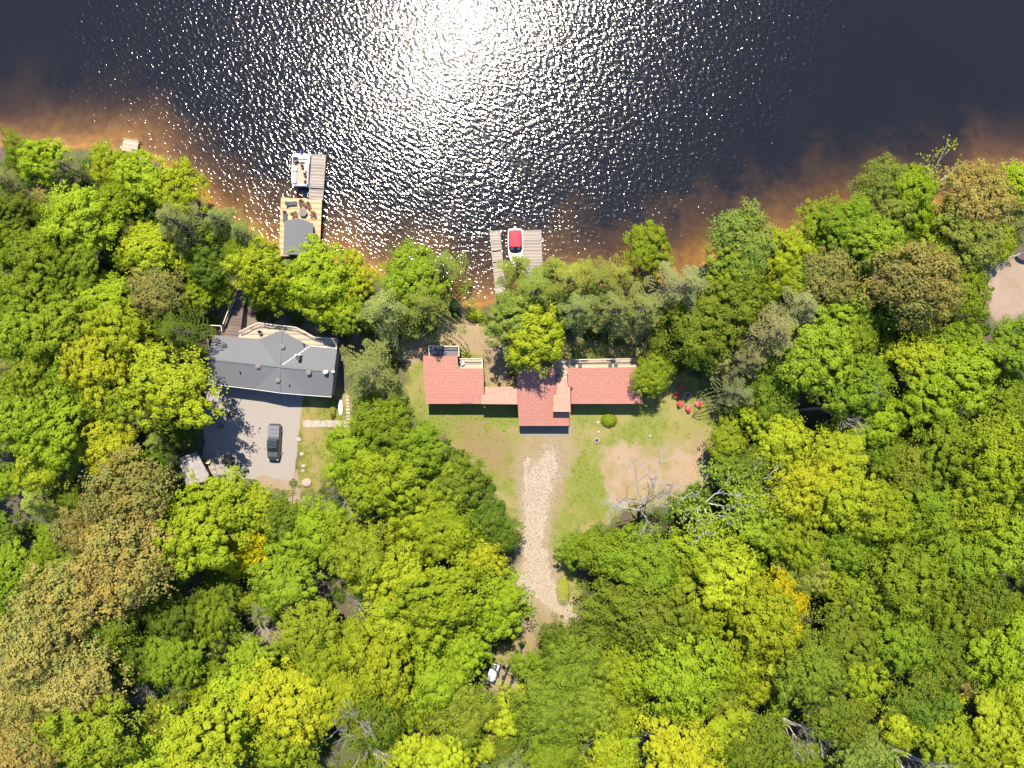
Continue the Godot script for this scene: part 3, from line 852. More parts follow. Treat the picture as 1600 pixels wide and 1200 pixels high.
func make_trees() -> void:
	rng.seed = 77
	var list := []
	for t in TREES:
		list.append(t)
	# younger trees in the gaps between the crowns, and a margin beyond the picture
	var clear := []
	for z in [LAWN_R, LAWN_L, ASPHALT, GAP, CLEAR_R, HOUSE_L, HOUSE_R, [[278, 690], [330, 690], [330, 760], [278, 760]], [[435, 300], [510, 300], [510, 400], [435, 400]], [[715, 440], [790, 440], [790, 500], [715, 500]]]:
		var f := PackedVector2Array()
		for q in z:
			f.append(Vector2(q[0], q[1]))
		clear.append(f)
	var tries := 0
	var added := 0
	while tries < 14000 and added < 150:
		tries += 1
		var x := rng.randf_range(-32, 1632)
		var y := rng.randf_range(230, 1232)
		var rad := rng.randf_range(17, 33)
		var k := CAM_H / (0.1 * (CAM_H - LAKE_Y))
		var sx := (x - 800.0) / k
		if (y - 600.0) / k - shore_z(sx) < 2.5 + rad * 0.04:
			continue
		var ok := true
		for t in list:
			if Vector2(x, y).distance_to(Vector2(t[0], t[1])) < (rad + t[2]) * 0.66:
				ok = false
				break
		if not ok:
			continue
		for f in clear:
			for a in 9:
				var e := Vector2(x, y) + (Vector2.ZERO if a == 8 else Vector2.from_angle(TAU * a / 8) * rad * 1.05)
				if Geometry2D.is_point_in_polygon(e, f):
					ok = false
					break
			if not ok:
				break
		if not ok:
			continue
		var kind: String = ["m", "m", "m", "o", "p"][rng.randi() % 5]
		var col: String = ["mid", "dark", "mid", "lime", "olive"][rng.randi() % 5] if kind != "p" else "pine"
		list.append([x, y, rad, kind, col])
		added += 1
	# the label of a tree: its look, and its rank on one side of something one can find
	var bins := {}
	for j in list.size():
		var t: Array = list[j]
		var best := ""
		var dist := 1e9
		for mk in MARKS:
			var d := Vector2(t[0] - mk[1], t[1] - mk[2])
			if d.length() < 12.0:
				continue
			if d.length() < dist:
				dist = d.length()
				var side: String = ["right of", "lower right of", "below", "lower left of", "left of", "upper left of", "above", "upper right of"][posmod(roundi(d.angle() / (PI / 4)), 8)]
				best = side + " " + mk[0]
		if not bins.has(best):
			bins[best] = []
		bins[best].append([dist, j])
	var rank := {}
	for b in bins:
		bins[b].sort_custom(func(p, q): return p[0] < q[0])
		for o in bins[b].size():
			rank[bins[b][o][1]] = ORD[mini(o, ORD.size() - 1)] + " tree " + b
	for j in list.size():
		var t: Array = list[j]
		var rad: float = t[2] * 0.1
		var sc := rad / 4.0 * 0.96
		var top := 12.0 * sc
		if t[3] == "d" or t[3] == "b":
			sc = clampf(rad / 2.6, 0.7, 1.75)
			top = 9.0 * sc
		var c := P(t[0], t[1], top * 0.72)
		# trees by the shore keep their feet on land and lean the crown over the water
		var foot := c
		var lean := Vector3.ZERO
		var dry := shore_z(c.x) + 1.0
		if foot.z < dry:
			lean.z = foot.z - dry
			foot.z = dry
		foot.y = ground_y(foot.x, foot.z)
		var p: Array = protos[t[3]][rng.randi() % protos[t[3]].size()]
		if t[3] == "d":
			p = protos["d"][0 if t[0] == 1022 else (2 if t[0] > 1150 and t[1] > 900 else 1)]
		var big: String = "large " if t[2] >= 50 else ("small " if t[2] < 27 else "")
		var o := thing(KIND[t[3]][0], big + WORDS[t[4]] + " " + KIND[t[3]][1] + ", " + rank[j], "tree", foot, rng.randf() * TAU if t[3] != "d" and t[3] != "b" else rng.randf_range(-0.3, 0.3), "trees of the lakeside woods")
		var hv := rng.randf_range(0.92, 1.12)
		var wd := rng.randf_range(0.9, 1.16) if t[3] != "d" and t[3] != "b" else 1.0
		var b := Basis().scaled(Vector3(sc * wd, sc * hv, sc * (2.04 - wd)))
		# shear towards the water for leaning shore trees, about the foot
		if lean.length() > 0.05:
			var l := o.basis.inverse() * lean / (top * 0.72)
			b = Basis(Vector3(1, 0, 0), Vector3(l.x, 1, l.z), Vector3(0, 0, 1)) * b
		var bark: Material = M.white_bark if t[3] == "b" else (M.grey_bark if t[3] == "d" else M.bark)
		part(o, "trunk", p[0], bark, Transform3D(b, Vector3.ZERO))
		if p[1]:
			part(o, "crown", p[1], M["leaf_%s%d" % [t[4], rng.randi() % 4]], Transform3D(b, Vector3.ZERO))

func make_undergrowth() -> void:
	var r := RandomNumberGenerator.new()
	r.seed = 91
	var s := Shape.new()
	for k in 130:
		var d := Vector3(r.randfn(), absf(r.randfn()) * 0.7, r.randfn()).normalized()
		leaf(s, r, d * Vector3(1, 0.8, 1) * r.randf_range(0.4, 1.0), (d + Vector3.UP * 0.4).normalized(), 0.34, 0.6, tinted(r, 0.15))
	var spots := []
	var cols := []
	var clear := []
	for z in [LAWN_R, LAWN_L, ASPHALT, CLEAR_R, HOUSE_R, HOUSE_L, [[278, 690], [335, 690], [335, 760], [278, 760]]]:
		clear.append(flat(z))
	var gap := flat(GAP)
	for k in 5200:
		var x := r.randf_range(-88, 88)
		var z := r.randf_range(-42, 66)
		if inland(x, z) < 1.5:
			continue
		var e := Vector2(x, z)
		var skip := Geometry2D.is_point_in_polygon(e, gap) and r.randf() < 0.9
		for f in clear:
			if Geometry2D.is_point_in_polygon(e, f):
				skip = true
				break
		if skip:
			continue
		var sc := r.randf_range(0.45, 1.25)
		spots.append(Transform3D(Basis(Vector3.UP, r.randf() * TAU).scaled(Vector3(sc, sc * r.randf_range(0.7, 1.3), sc)), Vector3(x, ground_y(x, z), z)))
		var q := r.randf_range(0.7, 1.2)
		cols.append(Color(0.055 * q * r.randf_range(0.8, 1.5), 0.10 * q, 0.012 * q))
	scatter("undergrowth", s.done(), spots, cols)
	# grass tufts on the lawns
	s = Shape.new()
	for k in 9:
		var a := r.randf() * TAU
		var c := Vector3(cos(a), 0, sin(a)) * r.randf() * 0.12
		var tip := c + Vector3(r.randf_range(-0.1, 0.1), r.randf_range(0.05, 0.12), r.randf_range(-0.1, 0.1))
		var side := Vector3(sin(a), 0, -cos(a)) * 0.025
		s.tri(c - side, c + side, tip, Vector3.UP)
	for k in s.n.size():
		s.n[k] = (s.n[k] * 0.4 + Vector3.UP).normalized()
	spots = []
	cols = []
	var lawns := [flat(LAWN_R), flat(LAWN_L)]
	var no := [flat(SAND), flat(DIRT_N), flat(DIRT_LANE), flat(DIRT_L), flat(ASPHALT), flat([[663, 556], [1000, 556], [1003, 660], [663, 640]])]
	for k in 42000:
		var lawn: PackedVector2Array = lawns[0 if r.randf() < 0.88 else 1]
		var x := r.randf_range(-19, 34) if lawn == lawns[0] else r.randf_range(-34.5, -24)
		var z := r.randf_range(-13, 49) if lawn == lawns[0] else r.randf_range(0, 18)
		var e := Vector2(x, z)
		if not Geometry2D.is_point_in_polygon(e, lawn):
			continue
		var dry := 0.5 + rough_noise.get_noise_2d(x * 2.0, z * 2.0) * 1.5 + fine_noise.get_noise_2d(x, z) * 0.75
		if r.randf() < dry * 0.8:
			continue
		var skip := false
		for f in no:
			if Geometry2D.is_point_in_polygon(e, f):
				skip = r.randf() < 0.93
				break
		if skip:
			continue
		var sc := r.randf_range(0.7, 1.6)
		spots.append(Transform3D(Basis(Vector3.UP, r.randf() * TAU).scaled(Vector3(sc, sc, sc)), Vector3(x, 0, z)))
		var q := r.randf_range(0.75, 1.2)
		cols.append(Color(0.145 * q * r.randf_range(0.9, 1.3), 0.165 * q, 0.018 * q))
	scatter("grass", s.done(), spots, cols)
	# loose stones on the gravel and along its edges
	s = Shape.new()
	s.loft([[Vector3(-0.06, 0, -0.03), Vector3(0.0, 0, -0.06), Vector3(0.06, 0, 0.0), Vector3(0.01, 0, 0.06)], [Vector3(-0.03, 0.05, -0.02), Vector3(0.0, 0.06, -0.03), Vector3(0.03, 0.05, 0.0), Vector3(0.0, 0.055, 0.03)]])
	spots = []
	cols = []
	var lane := flat(LANE)
	for k in 16000:
		var x := r.randf_range(-1, 12)
		var z := r.randf_range(6, 39)
		var e := inside_by(Vector2(x, z), lane)
		if e < -1.6 or r.randf() > clampf(0.9 + e * 0.5, 0.02, 0.8):
			continue
		var sc := r.randf_range(0.5, 1.7)
		spots.append(Transform3D(Basis(Vector3.UP, r.randf() * TAU).scaled(Vector3(sc, sc, sc)), Vector3(x, 0.014, z)))
		var q := r.randf_range(0.6, 1.25)
		cols.append(Color(0.30 * q, 0.245 * q, 0.185 * q))
	scatter("loose_gravel", s.done(), spots, cols)

func scatter(called: String, mesh: Mesh, spots: Array, cols: Array) -> void:
	var mm := MultiMesh.new()
	mm.transform_format = MultiMesh.TRANSFORM_3D
	mm.use_colors = true
	mm.mesh = mesh
	mm.instance_count = spots.size()
	for k in spots.size():
		mm.set_instance_transform(k, spots[k])
		mm.set_instance_color(k, cols[k])
	var o := MultiMeshInstance3D.new()
	o.name = called
	o.multimesh = mm
	o.material_override = M.grass_blades
	o.set_meta("kind", "stuff")
	add_child(o)
# ---------------------------------------------------------------- houses
func along_y(py: float, a: Array) -> float:
	return lerpf(a[2], a[3], (py - a[0]) / (a[1] - a[0]))

# one piece of the red metal roof: outline in the picture, slope given as [y0, y1, height0, height1]
func red_roof(parent: Node3D, outline: Array, slope: Array, smooth: bool, wall_m: Material) -> void:
	var top := []
	var low := []
	var cen := Vector2.ZERO
	for q in outline:
		cen += Vector2(q[0], q[1]) / outline.size()
	for q in outline:
		top.append(P(q[0], q[1], along_y(q[1], slope)))
	var s := Shape.new()
	s.slab(top, 0.16)
	var roof := part(parent, "roof", s, M.red_roof_smooth if smooth else M.red_roof)
	var poly := PackedVector2Array()
	for q in outline:
		poly.append(Vector2(q[0], q[1]))
	# walls stand back under the eaves
	var inner := Geometry2D.offset_polygon(poly, -3.6)
	for ring in inner:
		var w := []
		for q in ring:
			w.append(P(q.x, q.y, along_y(q.y, slope) - 0.17))
		var ws := Shape.new()
		ws.slab(w, 0.0, -0.3)
		part(parent, "wall", ws, wall_m)
	if smooth:
		var seam := Shape.new()
		for q in range(740, 900, 12):
			for seg in Geometry2D.intersect_polyline_with_polygon(PackedVector2Array([Vector2(q, 560), Vector2(q, 680)]), poly):
				seam.bar(P(seg[0].x, seg[0].y, along_y(seg[0].y, slope) + 0.015), P(seg[1].x, seg[1].y, along_y(seg[1].y, slope) + 0.015), 0.04, 0.03)
		part(roof, "seams", seam, M.red_roof_smooth).set_meta("kind", "stuff")
		return
	var ribs := Shape.new()
	var x := 655.0
	while x < 1010.0:
		for seg in Geometry2D.intersect_polyline_with_polygon(PackedVector2Array([Vector2(x - 2.0, 540), Vector2(x + 2.0, 680)]), poly):
			ribs.bar(P(seg[0].x, seg[0].y, along_y(seg[0].y, slope) + 0.012), P(seg[1].x, seg[1].y, along_y(seg[1].y, slope) + 0.012), 0.05, 0.035)
		x += 5.0
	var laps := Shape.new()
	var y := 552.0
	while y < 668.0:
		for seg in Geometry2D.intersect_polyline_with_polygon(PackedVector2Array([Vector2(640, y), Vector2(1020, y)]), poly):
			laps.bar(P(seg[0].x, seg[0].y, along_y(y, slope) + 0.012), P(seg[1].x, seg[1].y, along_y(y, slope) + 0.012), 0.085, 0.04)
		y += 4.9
	part(roof, "ribs", ribs, M.red_roof).set_meta("kind", "stuff")
	part(roof, "sheet_laps", laps, M.roof_step_shade).set_meta("kind", "stuff")  # laps coloured darker than the sheets to carry the step shade

func deck(parent: Node3D, outline: Array, h: float, boards: String, rail_runs: Array, along_x: bool, rail_m: Material, board_w := 1.45) -> void:
	var poly := PackedVector2Array()
	var lo := Vector2(1e9, 1e9)
	var hi := -lo
	for q in outline:
		var e := Vector2(q[0], q[1])
		poly.append(e)
		lo = lo.min(e)
		hi = hi.max(e)
	var k := 0
	var at := (lo.y if along_x else lo.x) + board_w * 0.5
	while at < (hi.y if along_x else hi.x):
		var a := Vector2(lo.x - 5, at) if along_x else Vector2(at, lo.y - 5)
		var b := Vector2(hi.x + 5, at) if along_x else Vector2(at, hi.y + 5)
		for seg in Geometry2D.intersect_polyline_with_polygon(PackedVector2Array([a, b]), poly):
			var s := Shape.new()
			s.bar(P(seg[0].x, seg[0].y, h), P(seg[1].x, seg[1].y, h), board_w * 0.1 - 0.014, 0.04)
			part(parent, "plank", s, M["%s%d" % [boards, (k * 7 + k / 3) % 4]])
		at += board_w
		k += 1
	var frame := Shape.new()
	for q in outline.size():
		var a := P(outline[q][0], outline[q][1], h - 0.13)
		var b := P(outline[(q + 1) % outline.size()][0], outline[(q + 1) % outline.size()][1], h - 0.13)
		frame.bar(a, b, 0.05, 0.2)
		if h > 0.3:
			frame.bar(Vector3(a.x, -0.2, a.z), Vector3(a.x, h - 0.25, a.z), 0.12, 0.12)
	part(parent, "frame", frame, M.brown_wood)
	for run in rail_runs:
		railing(parent, run, h, rail_m)

func railing(parent: Node3D, run: Array, h: float, m: Material) -> void:
	var rail := Shape.new()
	var bal := Shape.new()
	for q in run.size() - 1:
		var a := P(run[q][0], run[q][1], h)
		var b := P(run[q + 1][0], run[q + 1][1], h)
		rail.bar(a + Vector3(0, 1.0, 0), b + Vector3(0, 1.0, 0), 0.12, 0.05)
		rail.bar(a + Vector3(0, 0.14, 0), b + Vector3(0, 0.14, 0), 0.05, 0.06)
		var n := int(a.distance_to(b) / 0.28)
		for j in range(1, n):
			var e := a.lerp(b, float(j) / n)
			bal.bar(e + Vector3(0, 0.17, 0), e + Vector3(0, 0.97, 0), 0.045, 0.045)
	part(parent, "handrail", rail, m)
	part(parent, "balusters", bal, m).set_meta("kind", "stuff")
	for q in run:
		var e := P(q[0], q[1], h)
		var post := Shape.new()
		post.bar(e + Vector3(0, -0.1, 0), e + Vector3(0, 1.06, 0), 0.1, 0.1)
		part(parent, "post", post, m)

func make_red_house() -> void:
	var t := thing("red_roofed_house", "long low house with ribbed red metal roofs between the lawns and the lake", "house")
	var bw: Material = M.brown_wall
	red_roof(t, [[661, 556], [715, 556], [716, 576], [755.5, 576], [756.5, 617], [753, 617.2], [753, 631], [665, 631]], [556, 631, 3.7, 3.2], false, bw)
	red_roof(t, [[757.6, 604.5], [808, 604], [808.5, 631.6], [752.6, 631.2], [752.3, 616.4], [757.6, 616.4]], [604, 632, 3.75, 3.95], true, bw)
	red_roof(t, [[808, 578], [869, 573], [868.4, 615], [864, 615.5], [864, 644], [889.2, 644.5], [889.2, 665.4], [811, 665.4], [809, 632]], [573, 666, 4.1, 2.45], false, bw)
	red_roof(t, [[869.8, 590], [886, 590.5], [887, 604], [891, 605], [891.4, 643.4], [864.3, 643.2], [864.3, 616.2], [869, 615.6]], [590, 644, 4.0, 4.5], true, bw)
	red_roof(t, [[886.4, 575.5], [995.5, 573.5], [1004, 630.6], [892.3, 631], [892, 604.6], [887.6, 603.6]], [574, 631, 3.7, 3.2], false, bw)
	var s := Shape.new()
	var c := P(729, 623.5, 3.3)
	s.box(Transform3D(Basis(), c), Vector3(1.8, 0.06, 1.25), 0.02)  # thin darker red slab laid flush on the roof sheet
	tag(part(t, "dark_roof_panel", s, M.red_panel), "darker red square panel on the left wing")
	s = Shape.new()
	s.tube([P(893.5, 605, 3.3), P(893.5, 605, 4.2)], [0.11, 0.11], 8)
	tag(part(t, "flue_pipe", s, M.dark_metal), "dark flue pipe beside the raised roof")
	# doors and windows of the landward side
	for w in [[850, 662, 2.4, 2.0, "garage_door"], [690, 627.4, 1.2, 1.1, "window"], [735, 627.4, 1.2, 1.1, "window"], [780, 627.9, 1.6, 1.2, "window"], [920, 627.2, 1.5, 1.1, "window"], [960, 627.2, 1.5, 1.1, "window"]]:
		s = Shape.new()
		var e := P(w[0], w[1], 1.5)
		s.at_box(e.x, 1.05 if w[4] == "garage_door" else 1.7, e.z + 0.03, w[2], w[3], 0.09, 0.02)
		var o := part(t, w[4], s, M.white_trim)
		if w[4] == "window":
			s = Shape.new()
			s.at_box(e.x, 1.7, e.z + 0.085, w[2] - 0.16, w[3] - 0.16, 0.012)
			part(o, "pane", s, M.glass_dark)
	var d := thing("dark_terrace", "dark flat terrace with cream railing at the left wing's lake end", "terrace")
	s = Shape.new()
	s.slab(Ps([[671, 541], [717.5, 541], [718, 557.5], [672, 557.5]], 2.3), 0.2, -0.3)
	part(d, "floor", s, M.membrane)
	railing(d, [[672, 557], [671, 541.5], [717.6, 541.5], [718, 557]], 2.31, M.cream_rail)
	d = thing("small_deck", "small pale board deck with railing in the left wing's notch", "deck")
	deck(d, [[719, 560.5], [754, 560.5], [755, 577.5], [719.5, 577.5]], 2.1, "pale_board", [[[719.3, 561], [753.6, 561], [754.6, 577]]], true, M.cream_rail)
	d = thing("long_deck", "long pale board deck with railing along the red right wing's lake side", "deck")
	deck(d, [[866, 562], [992, 560.5], [995, 576], [888, 577.5], [888, 592], [870, 592]], 2.1, "pale_board", [[[893, 562.3], [918, 562], [942, 561.6], [967, 561.3], [991.5, 561]]], true, M.cream_rail)
	# furniture on the decks
	lounge_seat(P(723, 568, 2.13), 0.6, M.white_hull, "white deck chair on the small pale deck")
	for k in 3:
		lounge_seat(P([906, 953, 962][k], 571, 2.13), PI, M.charcoal_fabric, ["dark chair near the left end of the long deck", "dark chair on the long deck, left of a pair", "dark chair on the long deck, right of a pair"][k])

func lounge_seat(at: Vector3, turn: float, m: Material, label: String) -> void:
	var t := thing("deck_chair", label, "chair", at, turn, "chairs on the decks")
	var s := Shape.new()
	s.at_box(0, 0.42, 0, 0.52, 0.06, 0.5, 0.02)
	part(t, "seat", s, m)
	s = Shape.new()
	s.box(Transform3D(Basis(Vector3.RIGHT, -0.25), Vector3(0, 0.7, -0.3)), Vector3(0.52, 0.55, 0.05), 0.02)
	part(t, "backrest", s, m)
	for x in [-0.23, 0.23]:
		for z in [-0.22, 0.22]:
			s = Shape.new()
			s.bar(Vector3(x, 0, z), Vector3(x, 0.4, z), 0.04, 0.04)
			part(t, "leg", s, M.dark_metal)

func make_grey_house() -> void:
	var t := thing("grey_roofed_house", "house with charcoal shingle cross-gable roof above the grey driveway", "house")
	var e := 3.4
	var r := 5.0
	var TL := P(333.6, 523.5, e); var a := P(404.5, 530, e); var N := P(440, 517, r - 0.5); var b := P(484.5, 541, e)
	var TR := P(527, 545, e); var RR := P(522, 581, r); var BR := P(518.3, 619.5, e); var c := P(475.5, 616.6, e)
	var S := P(437, 613.2, r - 1.0); var d := P(398, 607.8, e); var BL := P(326.3, 599, e); var LR := P(324.8, 561, r); var C := P(437, 573, r)
	var faces := [[TL, a, C, LR], [a, N, C], [N, b, C], [b, TR, RR, C], [LR, C, d, BL], [C, S, d], [C, c, S], [C, RR, BR, c]]
	for f in faces:
		var s := Shape.new()
		var cen := Vector3.ZERO
		for k in range(1, f.size() - 1):
			s.tri(f[0], f[k], f[k + 1], Vector3.UP)
		for k in f.size():
			var p: Vector3 = f[k]
			var q: Vector3 = f[(k + 1) % f.size()]
			s.quad(p, q, q - Vector3(0, 0.12, 0), p - Vector3(0, 0.12, 0), Vector3((p + q).x, 0, (p + q).z) * 0.5 - Vector3(C.x, 0, C.z))
		for k in range(1, f.size() - 1):
			s.tri(f[0] - Vector3(0, 0.12, 0), f[k] - Vector3(0, 0.12, 0), f[k + 1] - Vector3(0, 0.12, 0), Vector3.DOWN)
		part(t, "roof_slope", s, M.shingle)
	for g in [[BL, d], [c, BR], [b, TR], [S, c], [d, S]]:
		var s := Shape.new()
		var off := Vector3(0, -0.08, 0.07 if g[0].z > C.z else -0.07)
		s.bar(g[0] + off, g[1] + off, 0.07, 0.12)
		part(t, "gutter", s, M.white_trim)
	# metal flashing in two of the valleys, cap shingles on the ridges
	for g in [[a, C, 0.07, M.slate_top, 0.5], [b, C, 0.08, M.white_trim, 0.55]]:
		var s := Shape.new()
		s.bar(g[0] + Vector3(0, 0.03, 0), g[0].lerp(g[1], g[4] + 0.36) + Vector3(0, 0.03, 0), g[2], 0.03)
		part(t, "flashing", s, g[3])
	for g in [[LR, C], [C, RR], [N, C], [C, S]]:
		var s := Shape.new()
		s.bar(g[0] + Vector3(0, 0.02, 0), g[1] + Vector3(0, 0.02, 0), 0.26, 0.06)
		part(t, "ridge_cap", s, M.shingle)
	# walls below
	var ws := Shape.new()
	var k := 0.955
	var foot := []
	for p in [TL, a, N, b, TR, BR, c, d, BL]:
		var q: Vector3 = Vector3(C.x, 0, C.z) + (p - Vector3(C.x, 0, C.z)) * k
		foot.append(Vector3(q.x, 3.15, q.z))
	ws.slab(foot, 0.0, -0.3)
	part(t, "wall", ws, M.tan_wall)
	for g in [[LR, TL, BL], [RR, TR, BR]]:
		var s := Shape.new()
		s.tri(g[0] * Vector3(k * 0 + 0.995, 0.97, 1), g[1] * Vector3(0.995, 0.97, 1), g[2] * Vector3(0.995, 0.97, 1), g[0] - C)
		part(t, "gable", s, M.tan_wall)
	var gs := Shape.new()
	gs.tri(N * Vector3(1, 0.95, 0.99), a * Vector3(1, 0.97, 0.99), b * Vector3(1, 0.97, 0.99), Vector3(0, 0, -1))
	part(t, "gable", gs, M.tan_wall)
	for w in [[420, 603.5, "door"], [350, 596, "window"], [375, 599, "window"], [500, 612, "window"]]:
		var s := Shape.new()
		var q := P(w[0], w[1], 1.4)
		s.at_box(q.x, 1.05 if w[2] == "door" else 1.6, q.z + 0.05, 1.0, 2.1 if w[2] == "door" else 1.1, 0.3, 0.02)
		part(t, w[2], s, M.white_trim)
	# vents, pipes, chimney, dish
	var hat := func(px: float, py: float, h: float) -> Vector3: return P(px, py, h)
	for v in [[442, 542, 4.6], [404, 572, 4.75], [483, 582, 4.9], [435, 594, 4.4]]:
		var q: Vector3 = hat.call(v[0], v[1], v[2])
		var s := Shape.new()
		s.lathe([Vector2(0.22, -0.25), Vector2(0.22, 0.12), Vector2(0.42, 0.16), Vector2(0.40, 0.3), Vector2(0.0, 0.36)], 12, Transform3D(Basis(), q))
		part(t, "roof_vent", s, M.slate_top)
	for v in [[376, 581.5, 4.35], [453, 601.5, 4.0], [475, 538, 3.8]]:
		var q: Vector3 = hat.call(v[0], v[1], v[2])
		var s := Shape.new()
		s.tube([q - Vector3(0, 0.4, 0), q + Vector3(0, 0.45, 0)], [0.12, 0.12], 8)
		part(t, "vent_pipe", s, M.dark_metal)
	var q := P(469, 559, 4.5)
	var ch := Shape.new()
	ch.at_box(q.x, q.y + 0.2, q.z, 0.5, 1.5, 0.7, 0.03)
	var chim := part(t, "chimney", ch, M.dark_metal)
	ch = Shape.new()
	ch.at_box(q.x - 0.25, q.y + 0.02, q.z - 0.42, 1.0, 0.5, 0.14, 0.02)
	part(chim, "flashing", ch, M.white_trim)
	for v in [[509, 582, 5.3, 0.38], [521, 581.5, 5.3, 0.26]]:
		q = P(v[0], v[1], v[2])
		var s := Shape.new()
		var tilt := Transform3D(Basis(Vector3.RIGHT, -0.7), q)
		s.lathe([Vector2(0.01, 0.0), Vector2(v[3] * 0.6, 0.04), Vector2(v[3], 0.12), Vector2(v[3], 0.14), Vector2(v[3] * 0.6, 0.06), Vector2(0.01, 0.02)], 14, tilt)
		s.bar(q - Vector3(0, 0.5, 0), q, 0.05, 0.05)
		s.bar(q, tilt * Vector3(0, 0.45, 0.1), 0.03, 0.03)
		part(t, "satellite_dish", s, M.white_trim)
	# decks on the lake side
	var dk := thing("wrap_deck", "tan board deck with angled railing on the grey house's lake side", "deck")
	deck(dk, [[376, 519], [407, 505], [430, 508], [450, 510], [466, 512], [494, 527], [528, 529.5], [526, 547], [484, 543], [440, 522], [404, 531], [372, 528]], 2.4, "pale_board", [[[378, 519], [393, 511.5], [407, 505], [430, 508.4], [450, 510.4], [466, 512.4], [480, 519.8], [494, 527.4], [511, 528.8], [527.6, 530]]], true, M.cream_rail)
	lounge_seat(P(408.5, 521, 2.43), 0.3, M.charcoal_fabric, "dark chair on the grey house's tan deck")
	var st := thing("boardwalk", "brown stained boardwalk with handrails leading from grey house to the lake", "boardwalk")
	for j in 46:
		var f := j / 45.0
		var c0 := Vector2(379, 458).lerp(Vector2(363, 527), f)
		var half := lerpf(6.0, 12.0, pow(f, 1.3))
		var s := Shape.new()
		var h := lerpf(0.9, 2.3, f)
		s.bar(P(c0.x - half, c0.y - 1.2, h), P(c0.x + half, c0.y + 1.2, h), 0.135, 0.05)
		part(st, "plank", s, M["stain_board%d" % ((j * 5 + j / 4) % 4)])
	for run in [[[371, 459], [364, 478], [353, 507]], [[333, 509], [350, 510], [351, 518]]]:
		railing(st, run, 1.9, M.cream_rail)
	# lean-to at the edge of the driveway
	var sh := thing("small_shed", "small grey-roofed shed in the trees left of driveway", "shed")
	var s2 := Shape.new()
	s2.slab([P(279, 716, 2.6), P(307, 706, 2.4), P(327, 742, 2.4), P(322, 752, 2.4), P(292, 758, 2.6)], 0.14)
	part(sh, "roof", s2, M.pad)
	s2 = Shape.new()
	s2.slab([P(283, 719, 2.4), P(305, 711, 2.2), P(322, 742, 2.2), P(318, 749, 2.2), P(295, 753, 2.4)], 0.0, -0.2)
	part(sh, "wall", s2, M.brown_wall)
	s2 = Shape.new()
	s2.bar(P(307.5, 700, 2.2), P(316, 722, 2.2), 0.25, 0.3)
	part(sh, "beam", s2, M.dark_metal)

# ---------------------------------------------------------------- docks and boats
func dock(label: String, left: Array, right: Array, h: float, boards: String, step: float, group: String, gaps := []) -> Node3D:
	# left and right edges as picture points from far end to shore end
	var t := thing("wooden_dock", label, "dock", Vector3.ZERO, 0.0, group)
	var la := P(left[0][0], left[0][1], h)
	var lb := P(left[1][0], left[1][1], h)
	var ra := P(right[0][0], right[0][1], h)
	var rb := P(right[1][0], right[1][1], h)
	var n := int(la.distance_to(lb) / step)
	for k in n:
		var f := (k + 0.5) / n
		var skip := false
		for g in gaps:
			if absf(f - g) < 0.35 / n:
				skip = true
		if skip:
			continue
		var s := Shape.new()
		var jig := Vector3(rng.randf_range(-0.03, 0.03), rng.randf_range(-0.006, 0.006), 0)
		s.bar(la.lerp(lb, f) + jig, ra.lerp(rb, f) + jig, step - 0.022, 0.045)
		part(t, "plank", s, M["%s%d" % [boards, (k * 5 + k / 4 + k / 7) % 4]])
	for e in [[la, lb], [ra, rb]]:
		var s := Shape.new()
		s.bar(e[0] + Vector3(0, -0.1, 0), e[1] + Vector3(0, -0.1, 0), 0.09, 0.16)
		part(t, "stringer", s, M["%s1" % boards])
		for f in [0.06, 0.5, 0.94]:
			var c: Vector3 = e[0].lerp(e[1], f)
			s = Shape.new()
			var low := minf(ground_y(c.x, c.z), LAKE_Y - 0.4) - 0.2
			s.tube([Vector3(c.x, low, c.z), Vector3(c.x, h - 0.02 if f > 0.1 else h + 0.18, c.z)], [0.07, 0.07], 8)
			part(t, "pile", s, M.grey_bark)
	return t

func adirondack(at: Vector3, turn: float, m: Material, label: String, group: String) -> void:
	var t := thing("garden_chair", label, "chair", at, turn, group)
	for k in 5:
		var s := Shape.new()
		s.box(Transform3D(Basis(Vector3.RIGHT, 0.16), Vector3(0, 0.36 + 0.02 * (k - 2), 0.2 - 0.11 * (k - 2) * -1.0 - 0.2)), Vector3(0.56, 0.025, 0.095), 0.008)
		part(t, "seat_slat", s, m)
	for k in 5:
		var s := Shape.new()
		var x := (k - 2) * 0.115
		s.box(Transform3D(Basis(Vector3.RIGHT, -0.42), Vector3(x, 0.66 - 0.02 * absi(k - 2), -0.40)), Vector3(0.10, 0.78 - 0.07 * absi(k - 2), 0.025), 0.008)
		part(t, "back_slat", s, m)
	for x in [-0.36, 0.36]:
		var s := Shape.new()
		s.at_box(x, 0.58, -0.02, 0.15, 0.03, 0.74, 0.01)
		part(t, "armrest", s, m)
		s = Shape.new()
		s.bar(Vector3(x * 0.92, 0.0, 0.28), Vector3(x * 0.92, 0.56, 0.28), 0.05, 0.12)
		part(t, "leg", s, m)
		s = Shape.new()
		s.bar(Vector3(x * 0.86, 0.0, -0.52), Vector3(x * 0.86, 0.38, 0.25), 0.04, 0.1)
		part(t, "leg", s, m)

